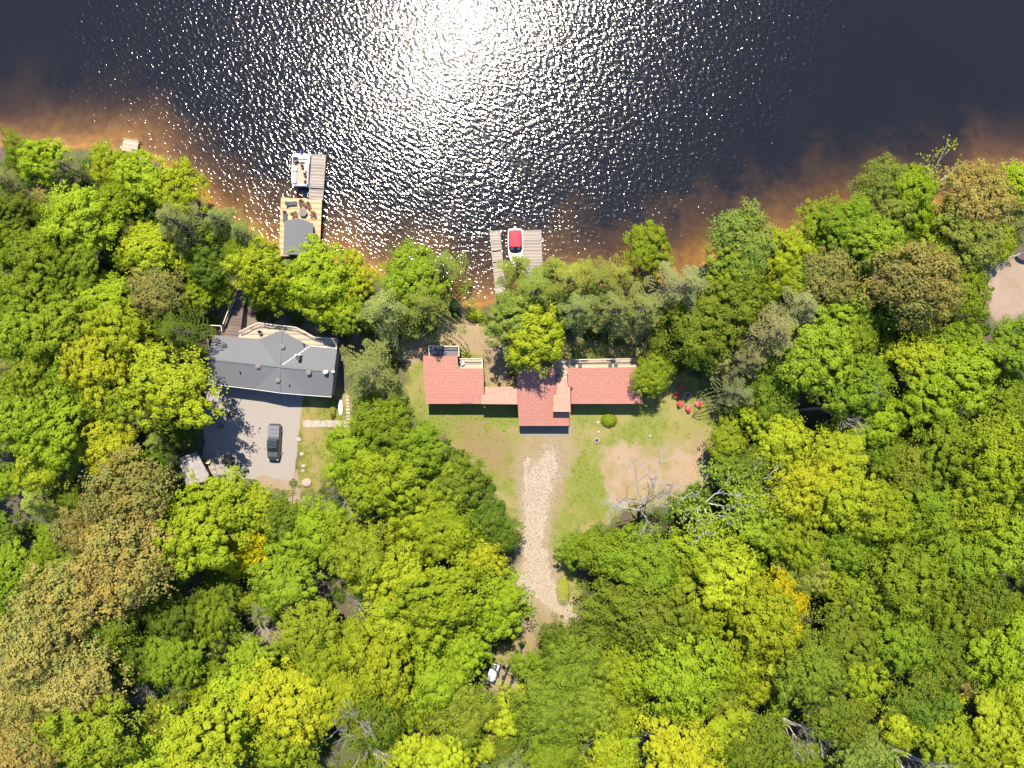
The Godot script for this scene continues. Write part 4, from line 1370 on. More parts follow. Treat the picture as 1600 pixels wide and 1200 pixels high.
func lounger(at: Vector3, turn: float, label: String) -> void:
	var t := thing("sun_lounger", label, "lounger", at, turn, "loungers on the lake platform")
	var s := Shape.new()
	s.at_box(0, 0.3, 0.25, 0.62, 0.09, 1.25, 0.03)
	part(t, "cushion", s, M.charcoal_fabric)
	s = Shape.new()
	s.box(Transform3D(Basis(Vector3.RIGHT, 0.75), Vector3(0, 0.5, -0.58)), Vector3(0.62, 0.09, 0.62), 0.03)
	part(t, "backrest", s, M.charcoal_fabric)
	for x in [-0.27, 0.27]:
		for z in [-0.3, 0.8]:
			s = Shape.new()
			s.bar(Vector3(x, 0, z), Vector3(x, 0.26, z), 0.05, 0.05)
			part(t, "leg", s, M.dark_metal)

func ring8(z: float, w: float, y0: float, y1: float, bev := 0.3, w_top := -1.0) -> Array:
	# a rounded cross-section: half width w at the bottom, w_top at the top
	var wt := w if w_top < 0.0 else w_top
	var hb := (y1 - y0) * bev
	return [Vector3(-w + hb * 0.5, y0, z), Vector3(-w, y0 + hb, z), Vector3(-wt, y1 - hb, z), Vector3(-wt + hb * 0.7, y1, z), Vector3(wt - hb * 0.7, y1, z), Vector3(wt, y1 - hb, z), Vector3(w, y0 + hb, z), Vector3(w - hb * 0.5, y0, z)]

func make_waterfront() -> void:
	rng.seed = 5
	var plat := thing("lake_platform", "tan board platform on the lake with loungers and a fire table", "deck")
	deck(plat, [[439.5, 309], [503.5, 312.5], [500.5, 376], [498, 400], [437, 400], [437, 378]], -0.35, "deck_board", [], true, M.cream_rail, 1.5)
	var bh := thing("boathouse", "small shed with charcoal gable roof on the tan lake platform", "shed")
	var e := 1.9
	var r := 2.7
	var A := P(444.5, 346, e); var B := P(466, 341, r); var C := P(489.5, 349, e); var D := P(489, 398, e); var E := P(465.5, 398, r); var F := P(443, 398, e)
	for f in [[A, B, E, F], [B, C, D, E]]:
		var s := Shape.new()
		s.quad(f[0], f[1], f[2], f[3], Vector3.UP)
		var dn := Vector3(0, -0.12, 0)
		s.quad(f[0] + dn, f[1] + dn, f[2] + dn, f[3] + dn, Vector3.DOWN)
		for k in 4:
			s.quad(f[k], f[(k + 1) % 4], f[(k + 1) % 4] + dn, f[k] + dn, (f[k] + f[(k + 1) % 4]) * 0.5 - (B + E) * 0.5)
		part(bh, "roof_slope", s, M.shingle)
	var w := Shape.new()
	w.slab(Ps([[447.5, 349.5], [486.5, 351.5], [486, 396], [446, 396]], e - 0.16), 0.0, -0.33)
	part(bh, "wall", w, M.brown_wood)
	lounger(P(456, 319, -0.33), PI / 2 + 0.08, "charcoal lounger along the lake platform's outer edge")
	lounger(P(446.5, 339, -0.33), -0.05, "charcoal lounger along the lake platform's left edge")
	var ft := thing("fire_table", "round grey fire table amid brown chairs on lake platform", "table", P(475, 333.5, -0.33))
	var s := Shape.new()
	s.lathe([Vector2(0.0, 0.0), Vector2(0.42, 0.0), Vector2(0.36, 0.42), Vector2(0.0, 0.42)], 20)
	part(ft, "base", s, M.brown_wood)
	s = Shape.new()
	s.lathe([Vector2(0.0, 0.42), Vector2(0.6, 0.42), Vector2(0.62, 0.47), Vector2(0.6, 0.52), Vector2(0.3, 0.52), Vector2(0.27, 0.49), Vector2(0.0, 0.49)], 24)
	part(ft, "top", s, M.slate_top)
	var spots := [[473, 319.5, "nearest the outer edge lounger"], [482, 323, "between fire table and the grey dock"], [462.5, 336, "between left lounger and fire table"], [489.5, 335.5, "at the platform's right edge"]]
	for q in spots:
		var p := P(q[0], q[1], -0.33)
		var c := P(475, 333.5, -0.33)
		adirondack(p, atan2(c.x - p.x, c.z - p.z), M.brown_wood, "brown slatted chair " + q[2], "brown chairs round the fire table")
	dock("grey weathered plank dock beside the white pontoon boat", [[487.5, 241], [483, 310.5]], [[509.5, 242], [504.5, 312]], -0.6, "dock_board", 0.17, "wooden docks", [0.77])
	dock("narrow grey plank dock left of the red-canopied boat", [[765, 361], [775, 462]], [[781, 360], [790, 458]], -0.65, "dock_board", 0.17, "wooden docks", [0.33, 0.49])
	dock("wide grey plank dock right of the red-canopied boat", [[816.5, 360], [819, 440]], [[845.5, 359], [848, 440]], -0.65, "dock_board", 0.17, "wooden docks", [])
	dock("small pale jetty among trees at the upper left", [[195, 216], [190, 236]], [[217.5, 219.5], [213, 240]], -0.7, "pale_board", 0.2, "wooden docks", [])
	pontoon()
	runabout()

func pontoon() -> void:
	var t := thing("pontoon_boat", "white pontoon boat with tan floor moored beside grey dock", "boat", P(472.6, 269, LAKE_Y), deg_to_rad(-1.5))
	for x in [-0.95, 0.95]:
		var s := Shape.new()
		s.tube([Vector3(x, 0.1, -2.5), Vector3(x, 0.1, 2.1), Vector3(x, 0.2, 2.55), Vector3(x, 0.32, 2.75)], [0.3, 0.3, 0.2, 0.04], 12)
		part(t, "pontoon", s, M.navy)
	var s := Shape.new()
	s.at_box(0, 0.5, -0.1, 2.62, 0.09, 5.2, 0.03)
	part(t, "platform", s, M.white_hull)
	s = Shape.new()
	s.at_box(0, 0.56, 0.15, 2.2, 0.03, 4.3)
	part(t, "floor", s, M.boat_floor)
	# fence panels with rounded front corners
	var run := [[-0.5, -2.1], [-1.22, -2.0], [-1.27, 1.9], [-1.0, 2.42], [1.0, 2.42], [1.24, 1.95], [1.24, -1.3]]
	for k in run.size() - 1:
		s = Shape.new()
		s.bar(Vector3(run[k][0], 0.86, run[k][1]), Vector3(run[k + 1][0], 0.86, run[k + 1][1]), 0.06, 0.6)
		var o := part(t, "fence_panel", s, M.white_hull)
		s = Shape.new()
		s.bar(Vector3(run[k][0], 1.18, run[k][1]), Vector3(run[k + 1][0], 1.18, run[k + 1][1]), 0.07, 0.05)
		part(o, "rail", s, M.steel)
	for b in [[-0.92, 1.15, 0.56, 1.7], [-0.9, -0.25, 0.6, 0.75], [0.9, -0.55, 0.5, 1.35], [0.35, -1.55, 1.3, 0.55]]:
		s = Shape.new()
		s.at_box(b[0], 0.78, b[1], b[2], 0.4, b[3], 0.07)
		var o := part(t, "bench", s, M.cushion)
		s = Shape.new()
		var long_z: bool = b[3] > b[2]
		if long_z:
			s.at_box(b[0] + signf(b[0]) * b[2] * 0.42, 1.06, b[1], 0.16, 0.4, b[3], 0.06)
		else:
			s.at_box(b[0], 1.06, b[1] - b[3] * 0.42, b[2], 0.4, 0.16, 0.06)
		part(o, "backrest", s, M.white_hull)
	s = Shape.new()
	s.box(Transform3D(Basis(Vector3.UP, 0.6), Vector3(-0.75, 0.85, -1.35)), Vector3(0.75, 0.5, 0.35), 0.06)
	part(t, "console", s, M.dark_metal)
	for c in [[0.25, -0.55], [0.72, 0.75]]:
		s = Shape.new()
		s.lathe([Vector2(0.0, 0.58), Vector2(0.06, 0.58), Vector2(0.06, 0.85), Vector2(0.24, 0.88), Vector2(0.24, 0.98), Vector2(0.0, 1.0)], 12, Transform3D(Basis(), Vector3(c[0], 0, c[1])))
		s.box(Transform3D(Basis(), Vector3(c[0], 1.15, c[1] - 0.2)), Vector3(0.42, 0.4, 0.1), 0.03)
		part(t, "swivel_seat", s, M.brown_wood)
	s = Shape.new()
	s.lathe([Vector2(0.0, 0.57), Vector2(0.24, 0.57), Vector2(0.22, 0.95), Vector2(0.0, 0.96)], 12, Transform3D(Basis(), Vector3(0.75, 0, 1.75)))
	part(t, "cooler", s, M.tyre)
	s = Shape.new()
	s.tube([Vector3(-1.25, 1.2, -1.95), Vector3(-1.6, 1.25, -1.9), Vector3(-1.62, 1.25, -1.1), Vector3(-1.27, 1.2, -0.6)], [0.025, 0.025, 0.025, 0.025], 6)
	part(t, "grab_rail", s, M.steel)
	s = Shape.new()
	s.loft([ring8(-3.25, 0.13, 0.55, 0.95, 0.35), ring8(-3.0, 0.22, 0.45, 1.1, 0.35), ring8(-2.72, 0.2, 0.45, 1.1, 0.35), ring8(-2.6, 0.12, 0.5, 1.0, 0.35)])
	var mo := part(t, "outboard_motor", s, M.navy)
	s = Shape.new()
	s.at_box(0, 0.1, -2.95, 0.1, 0.9, 0.2)
	part(mo, "leg", s, M.dark_metal)

func hull(len_: float, wid: float, hgt: float) -> Array:
	# stations from stern to bow, open-topped outer skin
	var rings := []
	for q in [[0.0, 0.9, 0.0], [0.25, 1.0, 0.0], [0.55, 0.98, 0.0], [0.75, 0.84, 0.04], [0.9, 0.52, 0.12], [1.0, 0.06, 0.3]]:
		var z: float = (q[0] - 0.5) * len_
		var w: float = q[1] * wid * 0.5
		var top: float = hgt * (1.0 + 0.25 * q[0] * q[0])
		rings.append([Vector3(-w, top, z), Vector3(-w * 0.92, hgt * 0.35, z), Vector3(0, -0.25 + q[2] * 1.6, z), Vector3(w * 0.92, hgt * 0.35, z), Vector3(w, top, z)])
	return rings

func runabout() -> void:
	# stern out on the lake under the canopy, bow towards the shore
	var t := thing("motor_boat", "white motorboat with red canopy moored between two grey docks", "boat", P(805.5, 389, LAKE_Y), deg_to_rad(1.5))
	var s := Shape.new()
	var rings := hull(5.8, 2.2, 0.75)
	s.loft(rings, false, false)
	part(t, "hull", s, M.white_hull)
	s = Shape.new()
	for k in rings.size() - 1:
		for side in [0, 4]:
			var a: Vector3 = rings[k][side]
			var b: Vector3 = rings[k + 1][side]
			s.bar(a, b, 0.16, 0.07)
	s.bar(rings[0][0], rings[0][4], 0.2, 0.1)
	part(t, "gunwale", s, M.white_hull)
	s = Shape.new()
	s.slab([Vector3(-0.92, 0.2, -2.8), Vector3(0.92, 0.2, -2.8), Vector3(1.0, 0.2, 0.4), Vector3(0.75, 0.24, 1.6), Vector3(0, 0.3, 2.3), Vector3(-0.75, 0.24, 1.6), Vector3(-1.0, 0.2, 0.4)], 0.04)
	part(t, "floor", s, M.slate_top)
	s = Shape.new()
	s.slab([Vector3(-0.98, 0.86, 0.55), Vector3(0.98, 0.86, 0.55), Vector3(0.86, 0.9, 1.4), Vector3(0.5, 0.94, 2.2), Vector3(0.0, 0.98, 2.75), Vector3(-0.5, 0.94, 2.2), Vector3(-0.86, 0.9, 1.4)], 0.06)
	part(t, "foredeck", s, M.white_hull)
	s = Shape.new()
	s.loft([[Vector3(-0.92, 0.88, 0.75), Vector3(0, 0.9, 0.95), Vector3(0.92, 0.88, 0.75)], [Vector3(-0.84, 1.3, 0.45), Vector3(0, 1.32, 0.6), Vector3(0.84, 1.3, 0.45)]], false, false)
	part(t, "windscreen", s, M.glass_dark)
	for x in [-0.5, 0.5]:
		s = Shape.new()
		s.at_box(x, 0.5, 0.0, 0.55, 0.25, 0.55, 0.05)
		s.at_box(x, 0.78, -0.28, 0.55, 0.5, 0.12, 0.04)
		part(t, "seat", s, M.cushion)
	s = Shape.new()
	s.at_box(0, 0.48, -2.3, 1.7, 0.35, 0.6, 0.06)
	part(t, "stern_bench", s, M.cushion)
	s = Shape.new()
	var rr := []
	for q in [[-2.55, 0.86], [-2.45, 1.02], [-1.2, 1.1], [-0.15, 1.08], [0.0, 0.95]]:
		var hh := 1.95 - 0.06 * pow((q[0] + 1.2), 2.0)
		var ring := []
		for k in 7:
			var f := -1.0 + k / 3.0
			ring.append(Vector3(q[1] * f, hh - 0.16 * f * f * f * f - (0.0 if absf(f) < 0.99 else 0.1), q[0]))
		rr.append(ring)
	s.loft(rr, false, false)
	for k in rr.size() - 1:
		for j in 6:
			var dn := Vector3(0, -0.03, 0)
			s.quad(rr[k][j] + dn, rr[k][j + 1] + dn, rr[k + 1][j + 1] + dn, rr[k + 1][j] + dn, Vector3.DOWN)
	var can := part(t, "canopy", s, M.red_canvas)
	for x in [-0.98, 0.98]:
		for z in [-2.3, -0.2]:
			s = Shape.new()
			s.bar(Vector3(x, 0.78, -1.25), Vector3(x, 1.75, z), 0.03, 0.03)
			part(can, "bow_pole", s, M.steel)
	s = Shape.new()
	s.loft([ring8(-3.35, 0.16, 0.4, 1.0, 0.35), ring8(-3.1, 0.24, 0.3, 1.12, 0.35), ring8(-2.85, 0.18, 0.3, 1.05, 0.35)])
	part(t, "outboard_motor", s, M.white_hull)

# ---------------------------------------------------------------- vehicles and yard things
func wheel(parent: Node3D, at: Vector3, rad: float, wide: float) -> void:
	var s := Shape.new()
	var xf := Transform3D(Basis(Vector3.BACK, PI / 2), at)
	s.lathe([Vector2(rad * 0.6, -wide * 0.5), Vector2(rad * 0.92, -wide * 0.5), Vector2(rad, -wide * 0.36), Vector2(rad, wide * 0.36), Vector2(rad * 0.92, wide * 0.5), Vector2(rad * 0.6, wide * 0.5)], 18, xf)
	var o := Node3D.new()
	o.name = "wheel"
	parent.add_child(o, true)
	part(o, "tyre", s, M.tyre)
	s = Shape.new()
	s.lathe([Vector2(0.0, -wide * 0.4), Vector2(rad * 0.6, -wide * 0.46), Vector2(rad * 0.6, wide * 0.46), Vector2(0.0, wide * 0.4)], 14, xf)
	part(o, "rim", s, M.rim)

func make_pickup() -> void:
	# nose towards +z
	var t := thing("pickup_truck", "black pickup truck with grey bed cover parked on the driveway", "pickup", P(431, 690.5), deg_to_rad(-2.5))
	var s := Shape.new()
	s.loft([ring8(-2.72, 0.86, 0.5, 1.0, 0.2, 0.84), ring8(-2.6, 0.95, 0.45, 1.08, 0.2, 0.92), ring8(-0.6, 0.97, 0.42, 1.1, 0.2, 0.93), ring8(1.2, 0.97, 0.42, 1.1, 0.2, 0.92), ring8(2.3, 0.95, 0.45, 1.04, 0.25, 0.86), ring8(2.68, 0.86, 0.5, 0.95, 0.3, 0.74), ring8(2.8, 0.7, 0.55, 0.85, 0.3, 0.6)])
	part(t, "body", s, M.black_paint)
	s = Shape.new()
	s.loft([ring8(-0.62, 0.9, 1.08, 1.4, 0.2, 0.82), ring8(-0.45, 0.9, 1.08, 1.78, 0.18, 0.72), ring8(0.7, 0.9, 1.08, 1.82, 0.18, 0.72), ring8(1.42, 0.88, 1.06, 1.14, 0.2, 0.84)])
	part(t, "cab", s, M.black_paint)
	s = Shape.new()
	s.at_box(0, 1.835, 0.12, 1.12, 0.02, 1.0, 0.008)
	part(t, "sunroof", s, M.glass_dark)
	s = Shape.new()
	s.quad(Vector3(-0.70, 1.80, 0.76), Vector3(0.70, 1.80, 0.76), Vector3(0.80, 1.18, 1.44), Vector3(-0.80, 1.18, 1.44), Vector3(0, 0.7, 0.7))
	part(t, "windscreen", s, M.glass_dark)
	for x in [-1.0, 1.0]:
		for w in [[-0.4, 0.1], [0.18, 0.85]]:
			s = Shape.new()
			s.quad(Vector3(x * 0.90, 1.2, w[0]), Vector3(x * 0.90, 1.2, w[1]), Vector3(x * 0.78, 1.7, w[1] - 0.08), Vector3(x * 0.78, 1.7, w[0]), Vector3(x, 0.3, 0))
			part(t, "side_window", s, M.glass_dark)
		s = Shape.new()
		s.at_box(x * 1.1, 1.2, 1.05, 0.24, 0.18, 0.1, 0.03)
		part(t, "mirror", s, M.black_paint)
		s = Shape.new()
		s.at_box(x * 0.66, 0.88, 2.66, 0.3, 0.14, 0.12, 0.03)
		part(t, "headlight", s, M.lamp_glass)
		for z in [-1.72, 1.75]:
			wheel(t, Vector3(x * 0.86, 0.4, z), 0.4, 0.27)
	for k in 3:
		s = Shape.new()
		s.at_box(0, 1.14, -2.32 + k * 0.6, 1.72, 0.05, 0.57, 0.015)
		part(t, "bed_cover_panel", s, M.tonneau)
	s = Shape.new()
	s.loft([ring8(1.42, 0.82, 1.06, 1.13, 0.2, 0.78), ring8(2.2, 0.8, 1.0, 1.11, 0.2, 0.72), ring8(2.62, 0.7, 0.9, 0.98, 0.2, 0.6)])
	part(t, "hood", s, M.black_paint)
	for z in [-2.8, 2.86]:
		s = Shape.new()
		s.at_box(0, 0.58, z, 1.7 if z < 0 else 1.35, 0.2, 0.16, 0.04)
		part(t, "bumper", s, M.dark_metal)

func make_yard() -> void:
	# quad bike with a small cart behind it
	var p := P(378, 732)
	var ang := atan2(P(387, 739).x - P(352, 713).x, P(387, 739).z - P(352, 713).z)
	var t := thing("quad_bike", "dark green quad bike hitched to a wooden cart on the driveway", "quad bike", p, ang)
	var s := Shape.new()
	s.loft([ring8(-0.75, 0.3, 0.45, 0.75, 0.3), ring8(-0.3, 0.2, 0.4, 0.85, 0.3), ring8(0.2, 0.2, 0.4, 0.85, 0.3), ring8(0.75, 0.3, 0.45, 0.8, 0.3)])
	part(t, "body", s, M.green_paint)
	s = Shape.new()
	s.at_box(0, 0.88, -0.25, 0.32, 0.1, 0.7, 0.04)
	part(t, "seat", s, M.tyre)
	for z in [-0.8, 0.8]:
		s = Shape.new()
		for k in 4:
			s.bar(Vector3(-0.4 + k * 0.267, 0.86, z - 0.22), Vector3(-0.4 + k * 0.267, 0.86, z + 0.22), 0.03, 0.03)
		s.bar(Vector3(-0.42, 0.86, z - 0.22), Vector3(0.42, 0.86, z - 0.22), 0.03, 0.03)
		s.bar(Vector3(-0.42, 0.86, z + 0.22), Vector3(0.42, 0.86, z + 0.22), 0.03, 0.03)
		part(t, "rack", s, M.dark_metal)
		for x in [-0.48, 0.48]:
			wheel(t, Vector3(x, 0.31, z * 0.88), 0.31, 0.25)
			s = Shape.new()
			s.at_box(x, 0.66, z * 0.88, 0.34, 0.06, 0.72, 0.025)
			part(t, "mudguard", s, M.green_paint)
	s = Shape.new()
	s.tube([Vector3(-0.42, 1.05, 0.25), Vector3(0, 1.0, 0.42), Vector3(0.42, 1.05, 0.25)], [0.025, 0.025, 0.025], 6)
	part(t, "handlebar", s, M.dark_metal)
	p = P(359.5, 719)
	t = thing("wooden_cart", "small wooden-bed cart behind the dark quad bike", "cart", p, ang)
	for k in 7:
		s = Shape.new()
		s.at_box((k - 3) * 0.14, 0.5, 0, 0.13, 0.03, 1.35, 0.005)
		part(t, "floor_board", s, M["deck_board%d" % (k % 4)])
	for x in [-0.52, 0.52]:
		s = Shape.new()
		s.at_box(x, 0.62, 0, 0.05, 0.26, 1.4, 0.01)
		part(t, "side_board", s, M.brown_wood)
		wheel(t, Vector3(x * 1.22, 0.27, 0.0), 0.27, 0.16)
	for z in [-0.7, 0.7]:
		s = Shape.new()
		s.at_box(0, 0.62, z, 1.0, 0.26, 0.05, 0.01)
		part(t, "end_board", s, M.dark_metal)
	s = Shape.new()
	s.bar(Vector3(0, 0.42, 0.7), Vector3(0, 0.42, 1.3), 0.06, 0.06)
	part(t, "drawbar", s, M.dark_metal)
	# metal fire ring
	t = thing("metal_fire_ring", "rusty metal fire ring near the driveway's upper left", "fire ring", P(362, 648))
	s = Shape.new()
	s.lathe([Vector2(0.4, 0.0), Vector2(0.42, 0.3), Vector2(0.34, 0.3), Vector2(0.32, 0.04), Vector2(0.0, 0.04)], 20)
	part(t, "ring", s, M.brown_wood)
	s = Shape.new()
	s.lathe([Vector2(0.30, 0.06), Vector2(0.18, 0.12), Vector2(0.0, 0.14)], 14)
	part(t, "ash", s, M.stone)
	# two folding chairs, grill, planter, bins in the shade
	lounge_seat(P(368.5, 627), 0.9, M.charcoal_fabric, "dark folding chair on the driveway above the rusty ring")
	lounge_seat(P(369, 636.5), 2.4, M.slate_top, "grey folding chair on the driveway above the rusty ring")
	t = thing("kettle_grill", "round black grill at the driveway's shaded left edge", "grill", P(340, 643))
	s = Shape.new()
	s.lathe([Vector2(0.02, 0.5), Vector2(0.24, 0.56), Vector2(0.3, 0.74), Vector2(0.31, 0.78), Vector2(0.28, 0.95), Vector2(0.12, 1.06), Vector2(0.0, 1.08)], 16)
	part(t, "bowl", s, M.black_paint)
	for k in 3:
		s = Shape.new()
		var a := TAU * k / 3
		s.bar(Vector3(cos(a) * 0.28, 0, sin(a) * 0.28), Vector3(cos(a) * 0.12, 0.58, sin(a) * 0.12), 0.03, 0.03)
		part(t, "leg", s, M.dark_metal)
	t = thing("gas_grill", "black covered gas grill in the driveway's left shade", "grill", P(338, 653), 0.3)
	s = Shape.new()
	s.at_box(0, 0.45, 0, 0.65, 0.8, 0.5, 0.03)
	part(t, "cabinet", s, M.dark_metal)
	s = Shape.new()
	s.loft([ring8(-0.28, 0.42, 0.86, 1.05, 0.3), ring8(0.0, 0.42, 0.86, 1.18, 0.3), ring8(0.28, 0.42, 0.86, 1.05, 0.3)])
	part(t, "lid", s, M.black_paint)
	for x in [-0.6, 0.6]:
		s = Shape.new()
		s.at_box(x, 0.86, 0, 0.34, 0.04, 0.45, 0.01)
		part(t, "side_shelf", s, M.dark_metal)
	t = thing("rubbish_bin", "dark green bin at the driveway's lower left shade", "bin", P(347, 665), 0.5)
	s = Shape.new()
	s.lathe([Vector2(0.0, 0.0), Vector2(0.27, 0.0), Vector2(0.34, 0.85), Vector2(0.0, 0.85)], 14)
	part(t, "body", s, M.green_paint)
	s = Shape.new()
	s.lathe([Vector2(0.37, 0.85), Vector2(0.37, 0.9), Vector2(0.2, 1.0), Vector2(0.0, 1.02)], 14)
	part(t, "lid", s, M.green_paint)
	t = thing("clay_planter", "tan planter with pale top at the driveway's left side", "planter", P(353.5, 631))
	s = Shape.new()
	s.lathe([Vector2(0.0, 0.0), Vector2(0.26, 0.0), Vector2(0.36, 0.42), Vector2(0.38, 0.48), Vector2(0.32, 0.48), Vector2(0.3, 0.4), Vector2(0.0, 0.4)], 16)
	part(t, "pot", s, M.pink_stone)
	s = Shape.new()
	var r := RandomNumberGenerator.new()
	r.seed = 9
	for k in 90:
		var d := Vector3(r.randfn(), absf(r.randfn()), r.randfn()).normalized()
		leaf(s, r, Vector3(0, 0.45, 0) + d * 0.3, d, 0.13, 0.6, Color(1, 1, 1))
	part(t, "foliage", s, M.leaf_pale2)
	# folding parasol-yellow chair and mat by the shed
	lounge_seat(P(328.5, 719.5), 2.8, M.yellow_fabric, "yellow chair beside the small grey shed")
	t = thing("wooden_ramp", "weathered plank ramp below the yellow chair", "ramp", Vector3.ZERO)
	for k in 10:
		s = Shape.new()
		s.bar(P(325.5 + k * 0.55, 726 + k * 1.9, 0.3 - k * 0.02), P(334.5 + k * 0.55, 724.5 + k * 1.9, 0.3 - k * 0.02), 0.17, 0.04)
		part(t, "plank", s, M["dock_board%d" % (k % 4)])
	# upturned white canoe
	t = thing("canoe", "white upturned canoe on the grass beside the grey house", "canoe", P(532.5, 636.5), deg_to_rad(3))
	s = Shape.new()
	var rings := []
	for q in [[-1.3, 0.06, 0.2], [-1.12, 0.22, 0.34], [-0.7, 0.33, 0.42], [0.0, 0.36, 0.44], [0.7, 0.33, 0.42], [1.12, 0.22, 0.34], [1.3, 0.06, 0.2]]:
		var ring := []
		for k in 7:
			var a := PI * k / 6
			ring.append(Vector3(-cos(a) * q[1], 0.02 + sin(a) * q[2], q[0]))
		rings.append(ring)
	s.loft(rings, false, true)
	part(t, "hull", s, M.white_hull)
	s = Shape.new()
	s.bar(Vector3(0, 0.46, -1.1), Vector3(0, 0.46, 1.1), 0.04, 0.04)
	part(t, "keel", s, M.white_hull)
	# stone path of slabs
	t = thing("slab_path", "path of pale stone slabs between the driveway and the canoe", "path")
	r.seed = 14
	var k := 0
	while k < 17:
		s = Shape.new()
		var e := P(476 + k * 3.9, 662 + r.randf_range(-0.4, 0.4))
		s.box(Transform3D(Basis(Vector3.UP, r.randf_range(-0.05, 0.05)), e + Vector3(0, 0.03, 0)), Vector3(0.35, 0.06, r.randf_range(1.0, 1.15)), 0.02)
		part(t, "slab", s, M.slab_stone if k % 3 else M.stone)
		k += 1
	for j in 10:
		s = Shape.new()
		var e := P(545 - 0.25 * (9 - j), 620 + j * 5.0)
		s.box(Transform3D(Basis(Vector3.UP, r.randf_range(-0.08, 0.08)), e + Vector3(0, 0.03, 0)), Vector3(r.randf_range(0.5, 0.62), 0.06, 0.36), 0.02)
		part(t, "slab", s, M.slab_stone if j % 3 else M.stone)
	# boulders
	var bl := [[467, 687, 0.42, "pale boulder at lawn edge, nearest the pickup"], [472, 709.5, 0.36, "second pale boulder down from the pickup along the lawn edge"], [474.5, 728, 0.34, "pale boulder at lawn edge, upper of a touching pair"], [473.5, 735.5, 0.28, "small pale boulder at lawn edge, lower of a touching pair"], [480, 754, 0.8, "large pinkish flat boulder at the lawn's lower end"], [934.5, 660, 0.26, "pale stone left of the round green bush"], [935, 674.5, 0.26, "pale stone below left of the round green bush"], [1016, 681, 0.24, "small pale stone on the right lawn above the sand"], [326, 683, 0.3, "pale stone at the driveway's shaded left edge"]]
	for q in bl:
		r.seed = int(q[0])
		s = Shape.new()
		var rr := []
		for a in 5:
			var ring := []
			var yy: float = [0.0, 0.3, 0.55, 0.72, 0.78][a]
			var wd: float = [0.95, 1.05, 0.9, 0.6, 0.2][a]
			for b in 9:
				var an := TAU * b / 9
				var j := 1.0 + r.randf_range(-0.14, 0.14)
				ring.append(Vector3(cos(an) * wd * j, yy * 0.8, sin(an) * wd * j * 0.85) * q[2])
			rr.append(ring)
		s.loft(rr, true, true)
		single("boulder", s, M.pink_stone if q[2] > 0.5 else M.stone, q[3], "rock", "boulders on the lawns", P(q[0], q[1]) - Vector3(0, 0.03, 0))
	# stone well ring on the lawn
	t = thing("stone_ring", "small round pale stone ring on the lawn below the bush", "well", P(932, 688.5))
	for j in 9:
		s = Shape.new()
		var a := TAU * j / 9
		s.box(Transform3D(Basis(Vector3.UP, -a), Vector3(cos(a) * 0.36, 0.13, sin(a) * 0.36)), Vector3(0.24, 0.3, 0.24), 0.06)
		part(t, "stone", s, M.stone)
	s = Shape.new()
	s.lathe([Vector2(0.25, 0.06), Vector2(0.0, 0.08)], 12)
	part(t, "dark_soil", s, M.char)
	# fire pit and its chairs
	t = thing("stone_fire_pit", "round stone fire pit ringed by red chairs on the grass", "fire pit", P(1074, 618))
	for j in 13:
		s = Shape.new()
		var a := TAU * j / 13
		r.seed = 40 + j
		s.box(Transform3D(Basis(Vector3.UP, -a + r.randf_range(-0.2, 0.2)), Vector3(cos(a) * 0.48, 0.11, sin(a) * 0.48)), Vector3(r.randf_range(0.18, 0.26), r.randf_range(0.2, 0.3), 0.24), 0.05)
		part(t, "stone", s, M.stone if j % 2 else M.pink_stone)
	s = Shape.new()
	s.lathe([Vector2(0.42, 0.03), Vector2(0.2, 0.09), Vector2(0.0, 0.11)], 14)
	part(t, "ash", s, M.slate_top)
	for j in 3:
		s = Shape.new()
		s.tube([Vector3(-0.3, 0.13 + j * 0.03, -0.1 + j * 0.1), Vector3(0.28, 0.16, 0.1 - j * 0.12)], [0.06, 0.05], 7)
		part(t, "log", s, M.char if j else M.grey_bark)
	var sp := [[1063, 605.5, "farthest up the ring"], [1056, 617, "at the ring's left"], [1062, 630, "at the ring's lower left"], [1074.5, 636.5, "at the ring's bottom"], [1089, 630, "at the ring's lower right"]]
	for q in sp:
		var e := P(q[0], q[1])
		var c := P(1074, 618)
		adirondack(e, atan2(c.x - e.x, c.z - e.z), M.red_plastic, "red garden chair facing the fire pit, " + q[2], "red chairs round the fire pit")
	# clipped round bush, hedge
	for q in [[951, 657, 1.3, 1.15, "mid", "round dense green bush on the lawn below the red right wing", "round_bush"], [521, 636, 0.55, 2.0, "pale", "low pale green hedge beside the white canoe", "low_hedge"], [903, 850, 1.6, 1.9, "mid", "leafy bush at the woods' edge right of the gravel lane", "leafy_bush"], [927, 838, 1.8, 1.2, "mid", "wide leafy bush at the lawn's lower tip", "leafy_bush"], [800, 582, 0.6, 0.6, "dark", "small dark shrub in the corner beside the red connector", "small_shrub"], [853, 998, 1.0, 0.9, "lime", "lime green shrub at the gravel lane's lower end", "small_shrub"], [742, 492, 1.6, 1.1, "lime", "light green shore shrub left of the tall pines", "small_shrub"], [880, 925, 1.2, 2.4, "lime", "strip of lime green weeds along the lane's bend", "weed_patch"]]:
		r.seed = int(q[0])
		s = Shape.new()
		var flat_k: float = 0.12 if q[6] == "weed_patch" else (0.75 if q[6] != "low_hedge" else 1.1)
		for n in 1500:
			var d := Vector3(r.randfn(), absf(r.randfn()) * 0.9, r.randfn()).normalized()
			var lump := 1.0 + 0.16 * fine_noise.get_noise_3d(d.x * 6.0 + q[0], d.y * 6.0, d.z * 6.0)
			leaf(s, r, d * Vector3(q[2], minf(q[2], q[3]) * flat_k, q[3]) * r.randf_range(0.75, 1.0) * lump, d, 0.19, 0.65, tinted(r, 0.15))
		var b := thing(q[6], q[5], "bush", P(q[0], q[1]))
		part(b, "foliage", s, M["leaf_%s2" % q[4]])
		s = Shape.new()
